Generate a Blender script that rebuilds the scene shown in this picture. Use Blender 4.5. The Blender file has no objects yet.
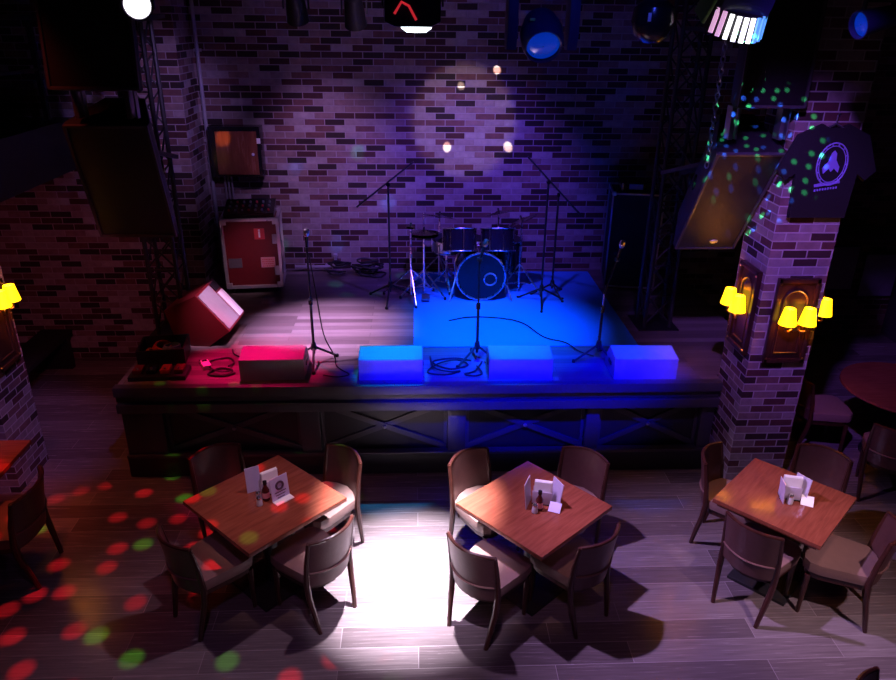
import bpy, bmesh, math, random
from mathutils import Vector, Matrix, Euler
random.seed(7)
PI = math.pi
scene = bpy.context.scene
COL = scene.collection
R = math.radians

# ------------------------------------------------------------------ mesh helpers
class MB:
    def __init__(self): self.bm = bmesh.new()
    def _xf(self, verts, M):
        for v in verts: v.co = M @ v.co
    def box(self, c, s, rot=(0, 0, 0), bev=0.0, M=None):
        r = bmesh.ops.create_cube(self.bm, size=1.0)
        vs = r['verts']
        T = Matrix.Translation(c) @ Euler(rot).to_matrix().to_4x4() @ Matrix.Diagonal((s[0], s[1], s[2], 1))
        if M is not None: T = M @ T
        self._xf(vs, T)
        if bev > 0:
            es = list({e for v in vs for e in v.link_edges})
            bmesh.ops.bevel(self.bm, geom=es, offset=bev, segments=2, profile=0.7, affect='EDGES')
        return self
    def tube(self, pts, r, n=8, cap=True, closed=False):
        pts = [Vector(p) for p in pts]
        N = len(pts)
        rs = list(r) if isinstance(r, (list, tuple)) else [r] * N
        rings = []
        prev = None
        for i, p in enumerate(pts):
            if closed: d = pts[(i + 1) % N] - pts[i - 1]
            elif i == 0: d = pts[1] - p
            elif i == N - 1: d = p - pts[i - 1]
            else: d = (pts[i + 1] - p).normalized() + (p - pts[i - 1]).normalized()
            if d.length < 1e-9: d = Vector((0, 0, 1))
            d.normalize()
            if prev is None:
                a = Vector((0, 0, 1)) if abs(d.z) < .9 else Vector((1, 0, 0))
                x = d.cross(a).normalized()
            else:
                x = prev - d * prev.dot(d)
                x = x.normalized() if x.length > 1e-6 else d.orthogonal().normalized()
            prev = x
            y = d.cross(x)
            rings.append([self.bm.verts.new(p + rs[i] * (math.cos(2 * PI * k / n) * x + math.sin(2 * PI * k / n) * y)) for k in range(n)])
        M = N if closed else N - 1
        for i in range(M):
            a, b = rings[i], rings[(i + 1) % N]
            for k in range(n):
                self.bm.faces.new((a[k], a[(k + 1) % n], b[(k + 1) % n], b[k]))
        if cap and not closed:
            self.bm.faces.new(rings[0][::-1]); self.bm.faces.new(rings[-1])
        return self
    def bar(self, p, q, w, h=None, up=(0, 0, 1)):
        p, q = Vector(p), Vector(q); h = h or w
        d = (q - p); L = d.length; d.normalize()
        u = Vector(up)
        if abs(d.dot(u)) > .95: u = Vector((1, 0, 0))
        x = d.cross(u).normalized(); y = x.cross(d)
        M = Matrix((x, d, y)).transposed().to_4x4(); M.translation = (p + q) / 2
        return self.box((0, 0, 0), (w, L, h), M=M)
    def lathe(self, prof, n=24, M=None, cap=True):
        M = M or Matrix()
        rings = []
        for r, z in prof:
            rings.append([self.bm.verts.new(M @ Vector((r * math.cos(2 * PI * k / n), r * math.sin(2 * PI * k / n), z))) for k in range(n)])
        for a, b in zip(rings[:-1], rings[1:]):
            for k in range(n): self.bm.faces.new((a[k], a[(k + 1) % n], b[(k + 1) % n], b[k]))
        if cap:
            self.bm.faces.new(rings[0][::-1]); self.bm.faces.new(rings[-1])
        return self
    def prism(self, poly, depth, M=None, bev=0.0):
        """poly in local XY extruded along +Z by depth, then transformed"""
        M = M or Matrix()
        a = [self.bm.verts.new(M @ Vector((x, y, 0))) for x, y in poly]
        b = [self.bm.verts.new(M @ Vector((x, y, depth))) for x, y in poly]
        n = len(poly)
        fs = [self.bm.faces.new(a[::-1]), self.bm.faces.new(b)]
        for k in range(n): fs.append(self.bm.faces.new((a[k], a[(k + 1) % n], b[(k + 1) % n], b[k])))
        if bev > 0:
            es = list({e for f in fs[:2] for e in f.edges})
            bmesh.ops.bevel(self.bm, geom=es, offset=bev, segments=2, profile=0.7, affect='EDGES')
        return self
    def torus(self, c, R_, r, M=None, n=32, m=8):
        M = M or Matrix()
        pts = [M @ Vector((c[0] + R_ * math.cos(2 * PI * k / n), c[1] + R_ * math.sin(2 * PI * k / n), c[2])) for k in range(n)]
        return self.tube(pts, r, n=m, closed=True)
    def build(self, name, mat, parent=None, ang=35):
        bmesh.ops.recalc_face_normals(self.bm, faces=self.bm.faces)
        me = bpy.data.meshes.new(name)
        self.bm.to_mesh(me); self.bm.free()
        for p in me.polygons: p.use_smooth = True
        me.set_sharp_from_angle(angle=R(ang))
        if mat: me.materials.append(mat)
        o = bpy.data.objects.new(name, me)
        COL.objects.link(o)
        if parent: o.parent = parent
        return o

def tag(o, label=None, cat=None, group=None, kind=None):
    if label: o['label'] = label
    if cat: o['category'] = cat
    if group: o['group'] = group
    if kind: o['kind'] = kind
    return o
def thing(name, label, cat, loc=(0, 0, 0), rz=0.0, group=None, rot=None):
    o = bpy.data.objects.new(name, None); COL.objects.link(o)
    o.empty_display_size = .1
    o.location = loc; o.rotation_euler = rot if rot else (0, 0, rz)
    return tag(o, label, cat, group)
def copy_tree(o, parent=None):
    c = o.copy(); COL.objects.link(c)
    if parent: c.parent = parent
    for ch in list(o.children): copy_tree(ch, c)
    return c

# ------------------------------------------------------------------ materials
def new_mat(name):
    m = bpy.data.materials.new(name); m.use_nodes = True
    nt = m.node_tree; b = nt.nodes['Principled BSDF']
    return m, nt, b
def link(nt, a, b): nt.links.new(a, b)
def mth(nt, op, a, b=None, c=None):
    n = nt.nodes.new('ShaderNodeMath'); n.operation = op
    for i, v in enumerate((a, b, c)):
        if v is None: continue
        if isinstance(v, (int, float)): n.inputs[i].default_value = v
        else: link(nt, v, n.inputs[i])
    return n.outputs[0]
def mixc(nt, fac, a, b, mode='MIX'):
    n = nt.nodes.new('ShaderNodeMix'); n.data_type = 'RGBA'; n.blend_type = mode
    for s, v in ((n.inputs[0], fac), (n.inputs[6], a), (n.inputs[7], b)):
        if isinstance(v, (int, float)): s.default_value = v
        elif isinstance(v, tuple): s.default_value = v if len(v) == 4 else v + (1,)
        else: link(nt, v, s)
    return n.outputs[2]
def plain(name, col, rough=.5, metal=0.0, var=.12, scale=18, emit=None, estr=0.0, spec=None, bump=0.0):
    m, nt, b = new_mat(name)
    tc = nt.nodes.new('ShaderNodeTexCoord')
    nz = nt.nodes.new('ShaderNodeTexNoise'); nz.inputs['Scale'].default_value = scale; nz.inputs['Detail'].default_value = 3
    link(nt, tc.outputs['Object'], nz.inputs['Vector'])
    lo = tuple(c * (1 - var) for c in col); hi = tuple(min(1, c * (1 + var)) for c in col)
    link(nt, mixc(nt, nz.outputs['Fac'], lo, hi), b.inputs['Base Color'])
    link(nt, mth(nt, 'MULTIPLY_ADD', nz.outputs['Fac'], .12, max(0.02, rough - .06)), b.inputs['Roughness'])
    b.inputs['Metallic'].default_value = metal
    if spec is not None: b.inputs['Specular IOR Level'].default_value = spec
    if emit:
        b.inputs['Emission Color'].default_value = emit + (1,); b.inputs['Emission Strength'].default_value = estr
    if bump:
        bp = nt.nodes.new('ShaderNodeBump'); bp.inputs['Strength'].default_value = bump; bp.inputs['Distance'].default_value = .01
        link(nt, nz.outputs['Fac'], bp.inputs['Height']); link(nt, bp.outputs[0], b.inputs['Normal'])
    return m
def ramp(nt, fac, stops, interp='LINEAR'):
    n = nt.nodes.new('ShaderNodeValToRGB'); n.color_ramp.interpolation = interp
    cr = n.color_ramp
    while len(cr.elements) < len(stops): cr.elements.new(.5)
    for e, (p, c) in zip(cr.elements, stops): e.position = p; e.color = c + (1,)
    link(nt, fac, n.inputs[0]); return n.outputs['Color']
def brick_mat(name, stops, mortar, bw=.24, bh=.075, msize=.006, rough=.8):
    m, nt, b = new_mat(name)
    g = nt.nodes.new('ShaderNodeNewGeometry'); sp = nt.nodes.new('ShaderNodeSeparateXYZ')
    link(nt, g.outputs['Position'], sp.inputs[0])
    u = mth(nt, 'ADD', sp.outputs[0], sp.outputs[1])
    cb = nt.nodes.new('ShaderNodeCombineXYZ'); link(nt, u, cb.inputs[0]); link(nt, sp.outputs[2], cb.inputs[1])
    bt = nt.nodes.new('ShaderNodeTexBrick')
    link(nt, cb.outputs[0], bt.inputs['Vector'])
    bt.inputs['Scale'].default_value = 1; bt.inputs['Brick Width'].default_value = bw; bt.inputs['Row Height'].default_value = bh
    bt.inputs['Mortar Size'].default_value = msize; bt.inputs['Mortar Smooth'].default_value = .3
    bt.inputs['Color1'].default_value = (0, 0, 0, 1); bt.inputs['Color2'].default_value = (1, 1, 1, 1); bt.inputs['Mortar'].default_value = (0.5, .5, .5, 1)
    col = ramp(nt, bt.outputs['Color'], stops, 'CONSTANT')
    nz = nt.nodes.new('ShaderNodeTexNoise'); nz.inputs['Scale'].default_value = 14; nz.inputs['Detail'].default_value = 5
    link(nt, g.outputs['Position'], nz.inputs['Vector'])
    col = mixc(nt, .55, col, ramp(nt, nz.outputs['Fac'], [(.25, (.35, .35, .35)), (.75, (1, 1, 1))]), 'MULTIPLY')
    col = mixc(nt, bt.outputs['Fac'], col, mortar)
    link(nt, col, b.inputs['Base Color'])
    b.inputs['Roughness'].default_value = rough
    bp = nt.nodes.new('ShaderNodeBump'); bp.inputs['Strength'].default_value = .7; bp.inputs['Distance'].default_value = .012
    h = mth(nt, 'SUBTRACT', mth(nt, 'MULTIPLY', nz.outputs['Fac'], .5), bt.outputs['Fac'])
    link(nt, h, bp.inputs['Height']); link(nt, bp.outputs[0], b.inputs['Normal'])
    return m
def plank_mat(name, stops, gap, pw=1.5, ph=.17, rough=.4, gsize=.004, grain=(3, 60, 1), bump=.25):
    m, nt, b = new_mat(name)
    g = nt.nodes.new('ShaderNodeNewGeometry')
    bt = nt.nodes.new('ShaderNodeTexBrick'); link(nt, g.outputs['Position'], bt.inputs['Vector'])
    bt.offset = .37
    bt.inputs['Scale'].default_value = 1; bt.inputs['Brick Width'].default_value = pw; bt.inputs['Row Height'].default_value = ph
    bt.inputs['Mortar Size'].default_value = gsize; bt.inputs['Mortar Smooth'].default_value = .2
    bt.inputs['Color1'].default_value = (0, 0, 0, 1); bt.inputs['Color2'].default_value = (1, 1, 1, 1); bt.inputs['Mortar'].default_value = (.5, .5, .5, 1)
    col = ramp(nt, bt.outputs['Color'], stops)
    mp = nt.nodes.new('ShaderNodeMapping'); mp.inputs['Scale'].default_value = grain
    link(nt, g.outputs['Position'], mp.inputs['Vector'])
    nz = nt.nodes.new('ShaderNodeTexNoise'); nz.inputs['Scale'].default_value = 1; nz.inputs['Detail'].default_value = 6; nz.inputs['Roughness'].default_value = .6
    link(nt, mp.outputs[0], nz.inputs['Vector'])
    col = mixc(nt, .7, col, ramp(nt, nz.outputs['Fac'], [(.3, (.45, .43, .42)), (.7, (1.0, 1.0, 1.0))]), 'MULTIPLY')
    col = mixc(nt, bt.outputs['Fac'], col, gap)
    link(nt, col, b.inputs['Base Color'])
    link(nt, mth(nt, 'MULTIPLY_ADD', nz.outputs['Fac'], .2, rough - .1), b.inputs['Roughness'])
    bp = nt.nodes.new('ShaderNodeBump'); bp.inputs['Strength'].default_value = bump; bp.inputs['Distance'].default_value = .004
    link(nt, mth(nt, 'SUBTRACT', mth(nt, 'MULTIPLY', nz.outputs['Fac'], .4), bt.outputs['Fac']), bp.inputs['Height'])
    link(nt, bp.outputs[0], b.inputs['Normal'])
    return m
def wood_mat(name, c1, c2, rough=.35, sc=(5, 60, 60), ringw=.6):
    m, nt, b = new_mat(name)
    tc = nt.nodes.new('ShaderNodeTexCoord'); mp = nt.nodes.new('ShaderNodeMapping'); mp.inputs['Scale'].default_value = sc
    link(nt, tc.outputs['Object'], mp.inputs['Vector'])
    nz = nt.nodes.new('ShaderNodeTexNoise'); nz.inputs['Scale'].default_value = 1; nz.inputs['Detail'].default_value = 5; nz.inputs['Distortion'].default_value = .6
    link(nt, mp.outputs[0], nz.inputs['Vector'])
    link(nt, ramp(nt, nz.outputs['Fac'], [(.3, c1), (.7, c2)]), b.inputs['Base Color'])
    link(nt, mth(nt, 'MULTIPLY_ADD', nz.outputs['Fac'], .15, rough - .07), b.inputs['Roughness'])
    return m

M = {}
M['floor'] = plank_mat('floor_planks', [(0, (.13, .10, .105)), (.5, (.19, .15, .155)), (1, (.26, .215, .22))], (.30, .25, .26), 1.45, .185, rough=.25, gsize=.0025)
M['deck'] = plank_mat('stage_planks', [(0, (.12, .09, .09)), (.5, (.19, .145, .145)), (1, (.27, .22, .22))], (.06, .045, .045), 1.3, .095, rough=.38, gsize=.0025)
BR = [(0, (.03, .012, .012)), (.22, (.07, .018, .02)), (.40, (.17, .07, .07)), (.55, (.27, .17, .17)), (.72, (.33, .25, .26)), (.9, (.40, .33, .34))]
M['brick'] = brick_mat('wall_brick', BR, (.34, .28, .31))
M['brick_pillar'] = brick_mat('pillar_brick', [(0, (.05, .02, .02)), (.2, (.12, .04, .04)), (.38, (.22, .11, .11)), (.55, (.30, .2, .2)), (.75, (.36, .28, .28))], (.45, .4, .4), bw=.20, bh=.07)
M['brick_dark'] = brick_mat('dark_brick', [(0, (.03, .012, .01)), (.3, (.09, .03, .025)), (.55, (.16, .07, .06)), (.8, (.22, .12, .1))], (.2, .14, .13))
M['black'] = plain('black_paint', (.012, .011, .013), .5)
M['black_gloss'] = plain('black_gloss', (.012, .012, .015), .22)
M['black_soft'] = plain('black_fabric', (.006, .0055, .0065), .85, bump=.2, scale=60)
M['fascia'] = plain('stage_black_timber', (.016, .015, .018), .36, scale=9)
M['fascia_edge'] = plain('stage_dark_timber', (.055, .05, .054), .32, scale=9)
M['grille'] = plain('speaker_grille', (.011, .007, .010), .5, bump=.3, scale=140)
M['grey'] = plain('monitor_grey', (.30, .30, .33), .5)
M['chrome'] = plain('chrome', (.82, .80, .80), .28, metal=1.0, var=.05)
M['steel'] = plain('dull_steel', (.42, .42, .45), .35, metal=.9)
M['table'] = wood_mat('table_wood', (.17, .042, .024), (.25, .07, .04), .2, (4, 40, 40))
M['table_edge'] = wood_mat('table_edge_wood', (.14, .045, .02), (.24, .08, .035), .32, (6, 40, 40))
M['chair_wood'] = wood_mat('chair_wood', (.03, .008, .006), (.06, .016, .011), .3, (40, 40, 6))
M['leather'] = plain('brown_leather', (.085, .034, .032), .33, var=.2, scale=26, bump=.1)
M['seat'] = plain('seat_leather', (.22, .13, .115), .4, var=.12, scale=24, bump=.08)
M['piping'] = plain('leather_piping', (.16, .08, .07), .4)
M['wood_dark'] = wood_mat('dark_shutter_wood', (.022, .008, .006), (.055, .02, .014), .3, (30, 30, 4))
M['cabinet'] = wood_mat('cabinet_wood', (.16, .05, .03), (.26, .09, .05), .25, (30, 4, 4))
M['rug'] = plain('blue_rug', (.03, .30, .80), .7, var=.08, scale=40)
M['case_red'] = plain('flight_case_red', (.16, .012, .016), .4)
M['case_edge'] = plain('flight_case_aluminium', (.7, .68, .7), .3, metal=.6)
M['red_sticker'] = plain('red_sticker', (.65, .05, .06), .5)
M['pink_sticker'] = plain('pink_sticker', (.75, .3, .34), .5)
M['grey_sticker'] = plain('grey_sticker', (.12, .10, .12), .5)
M['white'] = plain('white_card', (.85, .85, .88), .45, var=.03)
M['white_gloss'] = plain('white_plastic', (.9, .9, .9), .3, var=.03)
M['card'] = plain('printed_card', (.50, .46, .72), .4, var=.06)
M['card_dark'] = plain('card_print', (.06, .02, .06), .5)
M['acrylic'] = plain('pale_acrylic', (.55, .5, .66), .15)
M['sauce'] = plain('dark_sauce', (.07, .012, .012), .15)
M['glass'] = plain('shaker_glass', (.5, .48, .55), .08)
M['cable'] = plain('black_cable', (.015, .015, .017), .5)
M['red_cable'] = plain('red_cable', (.45, .03, .03), .5)
M['yellow_cable'] = plain('amber_cable', (.5, .22, .04), .5)
M['blue_cable'] = plain('blue_cable', (.2, .25, .5), .5)
M['shade'] = plain('lamp_shade', (.7, .42, .01), .6, emit=(1.0, .56, .003), estr=3.2, var=.05)
M['brass'] = plain('brass', (.6, .4, .18), .3, metal=1.0)
M['drum_shell'] = plain('drum_shell', (.02, .015, .03), .18)
M['drum_head'] = plain('drum_front_head', (.004, .005, .008), .3)
M['skin'] = plain('drum_skin', (.025, .025, .03), .4)
M['cymbal'] = plain('cymbal_bronze', (.22, .18, .14), .22, metal=1.0)
M['pipe'] = plain('painted_pipe', (.35, .33, .36), .4)
M['lens_white'] = plain('lit_white_lens', (.9, .9, .9), .3, emit=(.95, .9, 1.0), estr=7.0)
M['lens_cool'] = plain('lit_cool_lens', (.9, .9, .9), .3, emit=(.8, .95, 1.0), estr=3.0)
M['lens_blue'] = plain('blue_lens', (.02, .06, .3), .12, emit=(.0, .05, .7), estr=.4)
M['fixture_blue'] = plain('painted_blue_light_housing', (.02, .02, .09), .3)  # dark housing, the blue stage light on it is put into the colour
M['strip_w'] = plain('lit_strip_white', (.9, .9, .9), .3, emit=(1, 1, 1), estr=2.0)
M['strip_p'] = plain('lit_strip_pink', (.9, .6, .8), .3, emit=(.85, .45, .75), estr=.8)
M['strip_b'] = plain('lit_strip_blue', (.2, .5, .9), .3, emit=(.08, .38, .8), estr=.8)
M['strip_g'] = plain('painted_green_light', (.10, .30, .04), .4)  # green light on a dark mesh put into the colour; indicator shares it
M['violet_print'] = plain('violet_print', (.26, .22, .6), .6)
M['poster'] = plain('faded_poster', (.25, .22, .3), .6, var=.3, scale=6)
M['blue_box'] = plain('pale_blue_box', (.3, .4, .75), .5)
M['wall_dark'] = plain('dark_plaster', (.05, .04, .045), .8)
M['red_glint'] = plain('painted_red_glint', (.6, .02, .02), .5, emit=(.9, .03, .05), estr=.5)  # red reflection on the housing, painted as a glowing stroke

# ------------------------------------------------------------------ setting
def struct(o, label=None, cat=None): return tag(o, label, cat, kind='structure')
HS = .96                                             # stage height
struct(MB().box((0, 3.5, -.1), (13, 12.4, .2)).build('floor', M['floor']), 'floor of grey brown wide wood planks', 'floor')
struct(MB().box((0, 3.5, 6.1), (13, 12.4, .2)).build('ceiling', M['black']), 'dark ceiling above the hall', 'ceiling')
w = MB(); w.box((.86, 9.1, 3), (6.8, .2, 6)); struct(w.build('wall_back', M['brick']), 'purple lit brick wall behind the stage', 'wall')
w = MB(); w.box((-4.52, 8.85, 3), (3.96, .86, 6)); struct(w.build('wall_back_left', M['brick']), 'dim red lit brick wall left of the stage', 'wall')
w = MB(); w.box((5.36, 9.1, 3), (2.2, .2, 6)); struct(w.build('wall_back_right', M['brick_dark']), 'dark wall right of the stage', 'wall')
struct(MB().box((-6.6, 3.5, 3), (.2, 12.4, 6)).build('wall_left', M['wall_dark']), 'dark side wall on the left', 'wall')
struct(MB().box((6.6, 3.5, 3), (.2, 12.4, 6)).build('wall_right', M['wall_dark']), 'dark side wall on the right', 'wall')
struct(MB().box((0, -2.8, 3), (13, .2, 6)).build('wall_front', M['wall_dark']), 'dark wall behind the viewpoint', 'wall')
struct(MB().box((3.055, 5.65, 3), (.51, .5, 6)).build('pillar_right', M['brick_pillar']), 'square purple brick pillar right of the stage with lit sconces', 'pillar')
struct(MB().box((-3.87, 5.83, 3), (.6, .54, 6)).build('pillar_left', M['brick_pillar']), 'brick pillar at the left picture edge with lit sconce', 'pillar')
b_ = MB().box((-5.1, 5.9, 2.66), (2.76, 4.98, .52), bev=.01)
struct(b_.build('mezzanine', M['black']), 'dark mezzanine slab in the upper left', 'balcony')
m_ = thing('mezzanine_railing', 'dark railing on the mezzanine in the upper left', 'railing', (-3.95, 6.4, 2.92))
for y in (-2.2, -.8, .6, 1.85): MB().box((0, y, .5), (.05, .05, 1.0)).build('post', M['black'], m_)
MB().box((0, -.2, 1.0), (.07, 4.4, .05), bev=.01).build('handrail', M['wood_dark'], m_)
MB().box((0, -.2, .5), (.03, 4.3, .03)).build('rail', M['black'], m_)

# ------------------------------------------------------------------ stage
st = thing('stage', 'raised wooden stage with black cross braced front', 'stage')
d = MB(); d.box((.065, 7.405, HS - .03), (5.43, 3.19, .06)); d.box((3.09, 7.45, HS - .03), (.62, 3.09, .06))
d.build('deck', M['deck'], st)
d = MB(); d.box((.065, 7.44, .45), (5.37, 3.1, .896)); d.box((3.07, 7.47, .45), (.62, 3.04, .896)); d.build('core', M['black'], st)
d = MB(); d.box((.055, 5.775, .915), (5.45, .085, .09), bev=.008); d.build('front_lip', M['fascia_edge'], st)
d = MB(); d.box((.055, 5.80, .835), (5.45, .06, .07), bev=.006); d.build('moulding', M['fascia_edge'], st)
d = MB(); d.box((.055, 5.785, .745), (5.45, .09, .09), bev=.01); d.build('top_rail', M['fascia_edge'], st)
d = MB(); d.box((.055, 5.825, .11), (5.45, .10, .20), bev=.01); d.build('base_board', M['fascia'], st)
d = MB(); d.box((.055, 5.81, .225), (5.45, .085, .03), bev=.006); d.build('bottom_rail', M['fascia_edge'], st)
d = MB(); d.box((-2.645, 7.4, .45), (.03, 3.14, .9)); d.build('side_panel', M['fascia'], st)
posts = [(-2.66, -2.30), (-1.07, -.89), (.285, .45), (1.575, 1.70), (2.66, 2.78)]
for a, b in posts: MB().box(((a + b) / 2, 5.845, .465), (b - a, .09, .47), bev=.006).build('post', M['fascia_edge'], st)
for (a0, a), (b, b1) in zip(posts[:-1], posts[1:]):
    p = MB().box(((a + b) / 2, 5.885, .465), (b - a, .02, .47)).build('panel', M['fascia'], st)
    for s in (0, 1):
        x0, x1 = (a + .05, b - .02) if s == 0 else (b - .05, a + .02)
        MB().bar((x0, 5.862 + .008 * s, .70), (x1, 5.862 + .008 * s, .25), .022, .055, up=(0, 0, 1)).build('cross_brace', M['fascia_edge'], p)
    for s in (-1, 1): MB().box(((a + b) / 2 + s * ((b - a) / 2 - .02), 5.868, .465), (.03, .02, .46)).build('batten', M['fascia_edge'], p)
    MB().lathe([(.018, 0), (.018, .012), (.01, .016)], 10, Matrix.Translation(((a + b) / 2, 5.85, .475)) @ Matrix.Rotation(PI / 2, 4, 'X')).build('bolt', M['steel'], p)

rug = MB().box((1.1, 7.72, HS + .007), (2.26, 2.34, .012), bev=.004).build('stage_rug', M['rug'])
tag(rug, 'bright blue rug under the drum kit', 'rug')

# ------------------------------------------------------------------ wedge monitors along the stage front
def make_monitor():
    t = thing('stage_monitor', '', 'monitor speaker')
    W = .575
    prof = [(-.17, 0), (-.17, .20), (.06, .235), (.20, .07), (.20, 0)]     # (y,z): low front panel, top, slope towards the back
    Mx = Matrix(((0, 0, 1, -W / 2), (1, 0, 0, 0), (0, 1, 0, 0), (0, 0, 0, 1)))
    MB().prism(prof, W, Mx, bev=.006).build('cabinet', M['grey'], t)
    g = MB(); n = Vector((0, .165, .14)).normalized()
    c = Vector((0, .13, .153)) + n * .004
    g.box(c, (W - .06, .19, .012), rot=(math.atan2(-.165, .14), 0, 0), bev=.004); g.build('grille', M['grille'], t)
    for s in (-1, 1):
        h = MB().box((s * (W / 2 + .002), 0, .10), (.012, .10, .035), bev=.005); h.build('handle', M['black'], t)
    return t
mon = make_monitor()
labs = ['wedge monitor glowing red and magenta at the left stage front', 'wedge monitor with cyan lit top, second from the left on the stage front',
        'blue lit wedge monitor right of the centre microphone stand', 'blue wedge monitor at the right end of the stage front row']
for i, (x, y) in enumerate([(-1.30, 6.04), (-.235, 6.02), (.945, 6.01), (2.085, 5.99)]):
    o = mon if i == 0 else copy_tree(mon)
    o.location = (x, y, HS); o.rotation_euler = (0, 0, R((1, 0, -1, -1)[i])); o['label'] = labs[i]; o['group'] = 'wedge monitors along the stage front'

# big side fill wedge on the left
t = thing('side_fill_speaker', 'large wedge speaker with pink lit face at the left stage side', 'speaker', (-2.14, 6.62, HS), R(-4))
prof = [(.09, 0), (.31, .165), (.015, .53), (-.31, .37), (-.22, 0)]
Mx = Matrix(((1, 0, 0, 0), (0, 0, 1, 0), (0, 1, 0, 0), (0, 0, 0, 1)))
MB().prism(prof, .52, Mx, bev=.008).build('cabinet', M['case_red'], t)
sl = Vector((.295, 0, -.365)).normalized(); nn = Vector((.365, 0, .295)).normalized()
def slope_box(mb, u0, u1, v0, v1, off, th):
    o0 = Vector((.015, 0, .53)) + sl * ((u0 + u1) / 2) + Vector((0, (v0 + v1) / 2, 0)) + nn * (off)
    Mm = Matrix((sl, Vector((0, 1, 0)), nn)).transposed().to_4x4(); Mm.translation = o0
    return mb.box((0, 0, 0), (u1 - u0, v1 - v0, th), M=Mm, bev=.004)
slope_box(MB(), .02, .45, .02, .34, .005, .014).build('grille', M['grey'], t)
slope_box(MB(), .13, .45, .37, .50, .006, .016).build('horn', M['white'], t)
slope_box(MB(), .02, .11, .37, .50, .004, .012).build('handle', M['black'], t)

# ------------------------------------------------------------------ flight case with mixer
t = thing('flight_case', 'red flight case with silver edges on castors', 'flight case', (-1.915, 8.36, HS), R(6))
W_, D_, Hc = .62, .46, .80
MB().box((0, 0, .09 + Hc / 2 - .0), (W_ - .02, D_ - .02, Hc - .02)).build('body', M['case_red'], t)
e = MB()
for x in (-1, 1):
    for y in (-1, 1): e.box((x * W_ / 2, y * D_ / 2, .09 + Hc / 2), (.035, .035, Hc), bev=.004)
for z in (.09, .09 + Hc):
    for y in (-1, 1): e.box((0, y * D_ / 2, z), (W_, .035, .035), bev=.004)
    for x in (-1, 1): e.box((x * W_ / 2, 0, z), (.035, D_, .035), bev=.004)
e.build('edge_trim', M['case_edge'], t)
for x in (-1, 1):
    for z in (.11, .09 + Hc - .02):
        MB().box((x * (W_ / 2 - .02), -D_ / 2 - .014, z), (.07, .02, .07), bev=.006).build('corner_guard', M['case_edge'], t)
for z in (.28, .66):
    q = MB().box((W_ / 2 - .045, -D_ / 2 - .006, z), (.05, .02, .11), bev=.004).build('latch', M['steel'], t)
MB().box((W_ / 2 + .006, 0, .5), (.016, .16, .12), bev=.004).build('side_handle', M['steel'], t)
q = MB().box((.10, -D_ / 2 + .006, .72), (.115, .012, .125)).build('sticker', M['red_sticker'], t); tag(q, 'square red sticker with a white figure')
MB().box((.10, -D_ / 2 - .001, .715), (.02, .006, .07)).box((.10, -D_ / 2 - .001, .765), (.022, .006, .02)).build('figure', M['white'], q)
q = MB().box((.17, -D_ / 2 + .006, .38), (.16, .012, .12)).build('sticker', M['pink_sticker'], t); tag(q, 'pink label with small print')
mk = MB()
for r_ in range(4):
    xx = .105
    while xx < .235:
        w_ = random.uniform(.008, .022); mk.box((xx + w_ / 2, -D_ / 2 - .001, .415 - .026 * r_), (w_, .004, .009)); xx += w_ + .007
mk.build('print', M['red_sticker'], q)
q = MB().box((-.20, -D_ / 2 + .006, .38), (.15, .012, .11)).build('sticker', M['grey_sticker'], t); tag(q, 'dull grey label')
for x in (-1, 1):
    for y in (-1, 1):
        c = MB(); c.box((x * .26, y * .17, .075), (.06, .07, .02), bev=.003); c.box((x * .26, y * .17, .06), (.03, .03, .04))
        cc = c.build('castor', M['steel'], t)
        MB().lathe([(.034, -.014), (.036, 0), (.034, .014)], 16, Matrix.Translation((x * .26, y * .17, .036)) @ Matrix.Rotation(PI / 2, 4, 'Y')).build('wheel', M['black'], cc)
mx = thing('mixing_desk', 'black mixing desk lying on the red flight case', 'mixer', (-1.915, 8.36, HS + .90 + .008), R(6))
MB().prism([(-.22, 0), (.22, 0), (.22, .12), (-.22, .05)], .56, Matrix(((0, 0, 1, -.28), (1, 0, 0, 0), (0, 1, 0, 0), (0, 0, 0, 1))), bev=.005).build('body', M['black_gloss'], mx)
for i in range(7):
    for j in range(3):
        y = -.14 + .12 * j; z = .05 + .07 * (y + .22) / .44
        MB().lathe([(.013, 0), (.012, .02), (.008, .022)], 8, Matrix.Translation((-.22 + .073 * i, y, z))).build('knob', M['steel'] if (i + j) % 3 else M['red_sticker'], mx)

# ------------------------------------------------------------------ tall rack case at the right
t = thing('rack_case', 'tall black rack case with thin metal edges at right of the rug', 'flight case', (2.63, 8.5, HS), R(-10))
MB().box((0, 0, .60), (.57, .56, 1.12)).build('body', M['black_soft'], t)
e = MB()
for x in (-1, 1):
    for y in (-1, 1): e.box((x * .29, y * .285, .6), (.018, .018, 1.15))
for z in (.035, 1.165):
    for y in (-1, 1): e.box((0, y * .285, z), (.59, .018, .018))
    for x in (-1, 1): e.box((x * .29, 0, z), (.018, .58, .018))
e.build('edge_trim', M['steel'], t)
for x in (-1, 1):
    MB().lathe([(.022, -.022), (.03, 0), (.022, .022)], 12, Matrix.Translation((x * .28, -.28, 1.165))).build('corner_cap', M['case_edge'], t)
for x in (-1, 1):
    for y in (-1, 1): MB().box((x * .22, y * .22, .02), (.06, .06, .04), bev=.004).build('foot', M['black'], t)
bx = thing('power_amplifier', 'small amplifier with pale blue front standing on the tall rack case', 'amplifier', (2.63, 8.5, HS + 1.176), R(-10))
MB().box((0, 0, .05), (.42, .36, .10), bev=.006).build('body', M['black_gloss'], bx)
MB().box((-.03, -.183, .055), (.16, .012, .06), bev=.003).build('display', M['blue_box'], bx)
for s in (-1, 1): MB().box((s * .185, -.19, .05), (.02, .025, .08), bev=.004).build('handle', M['steel'], bx)

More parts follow.
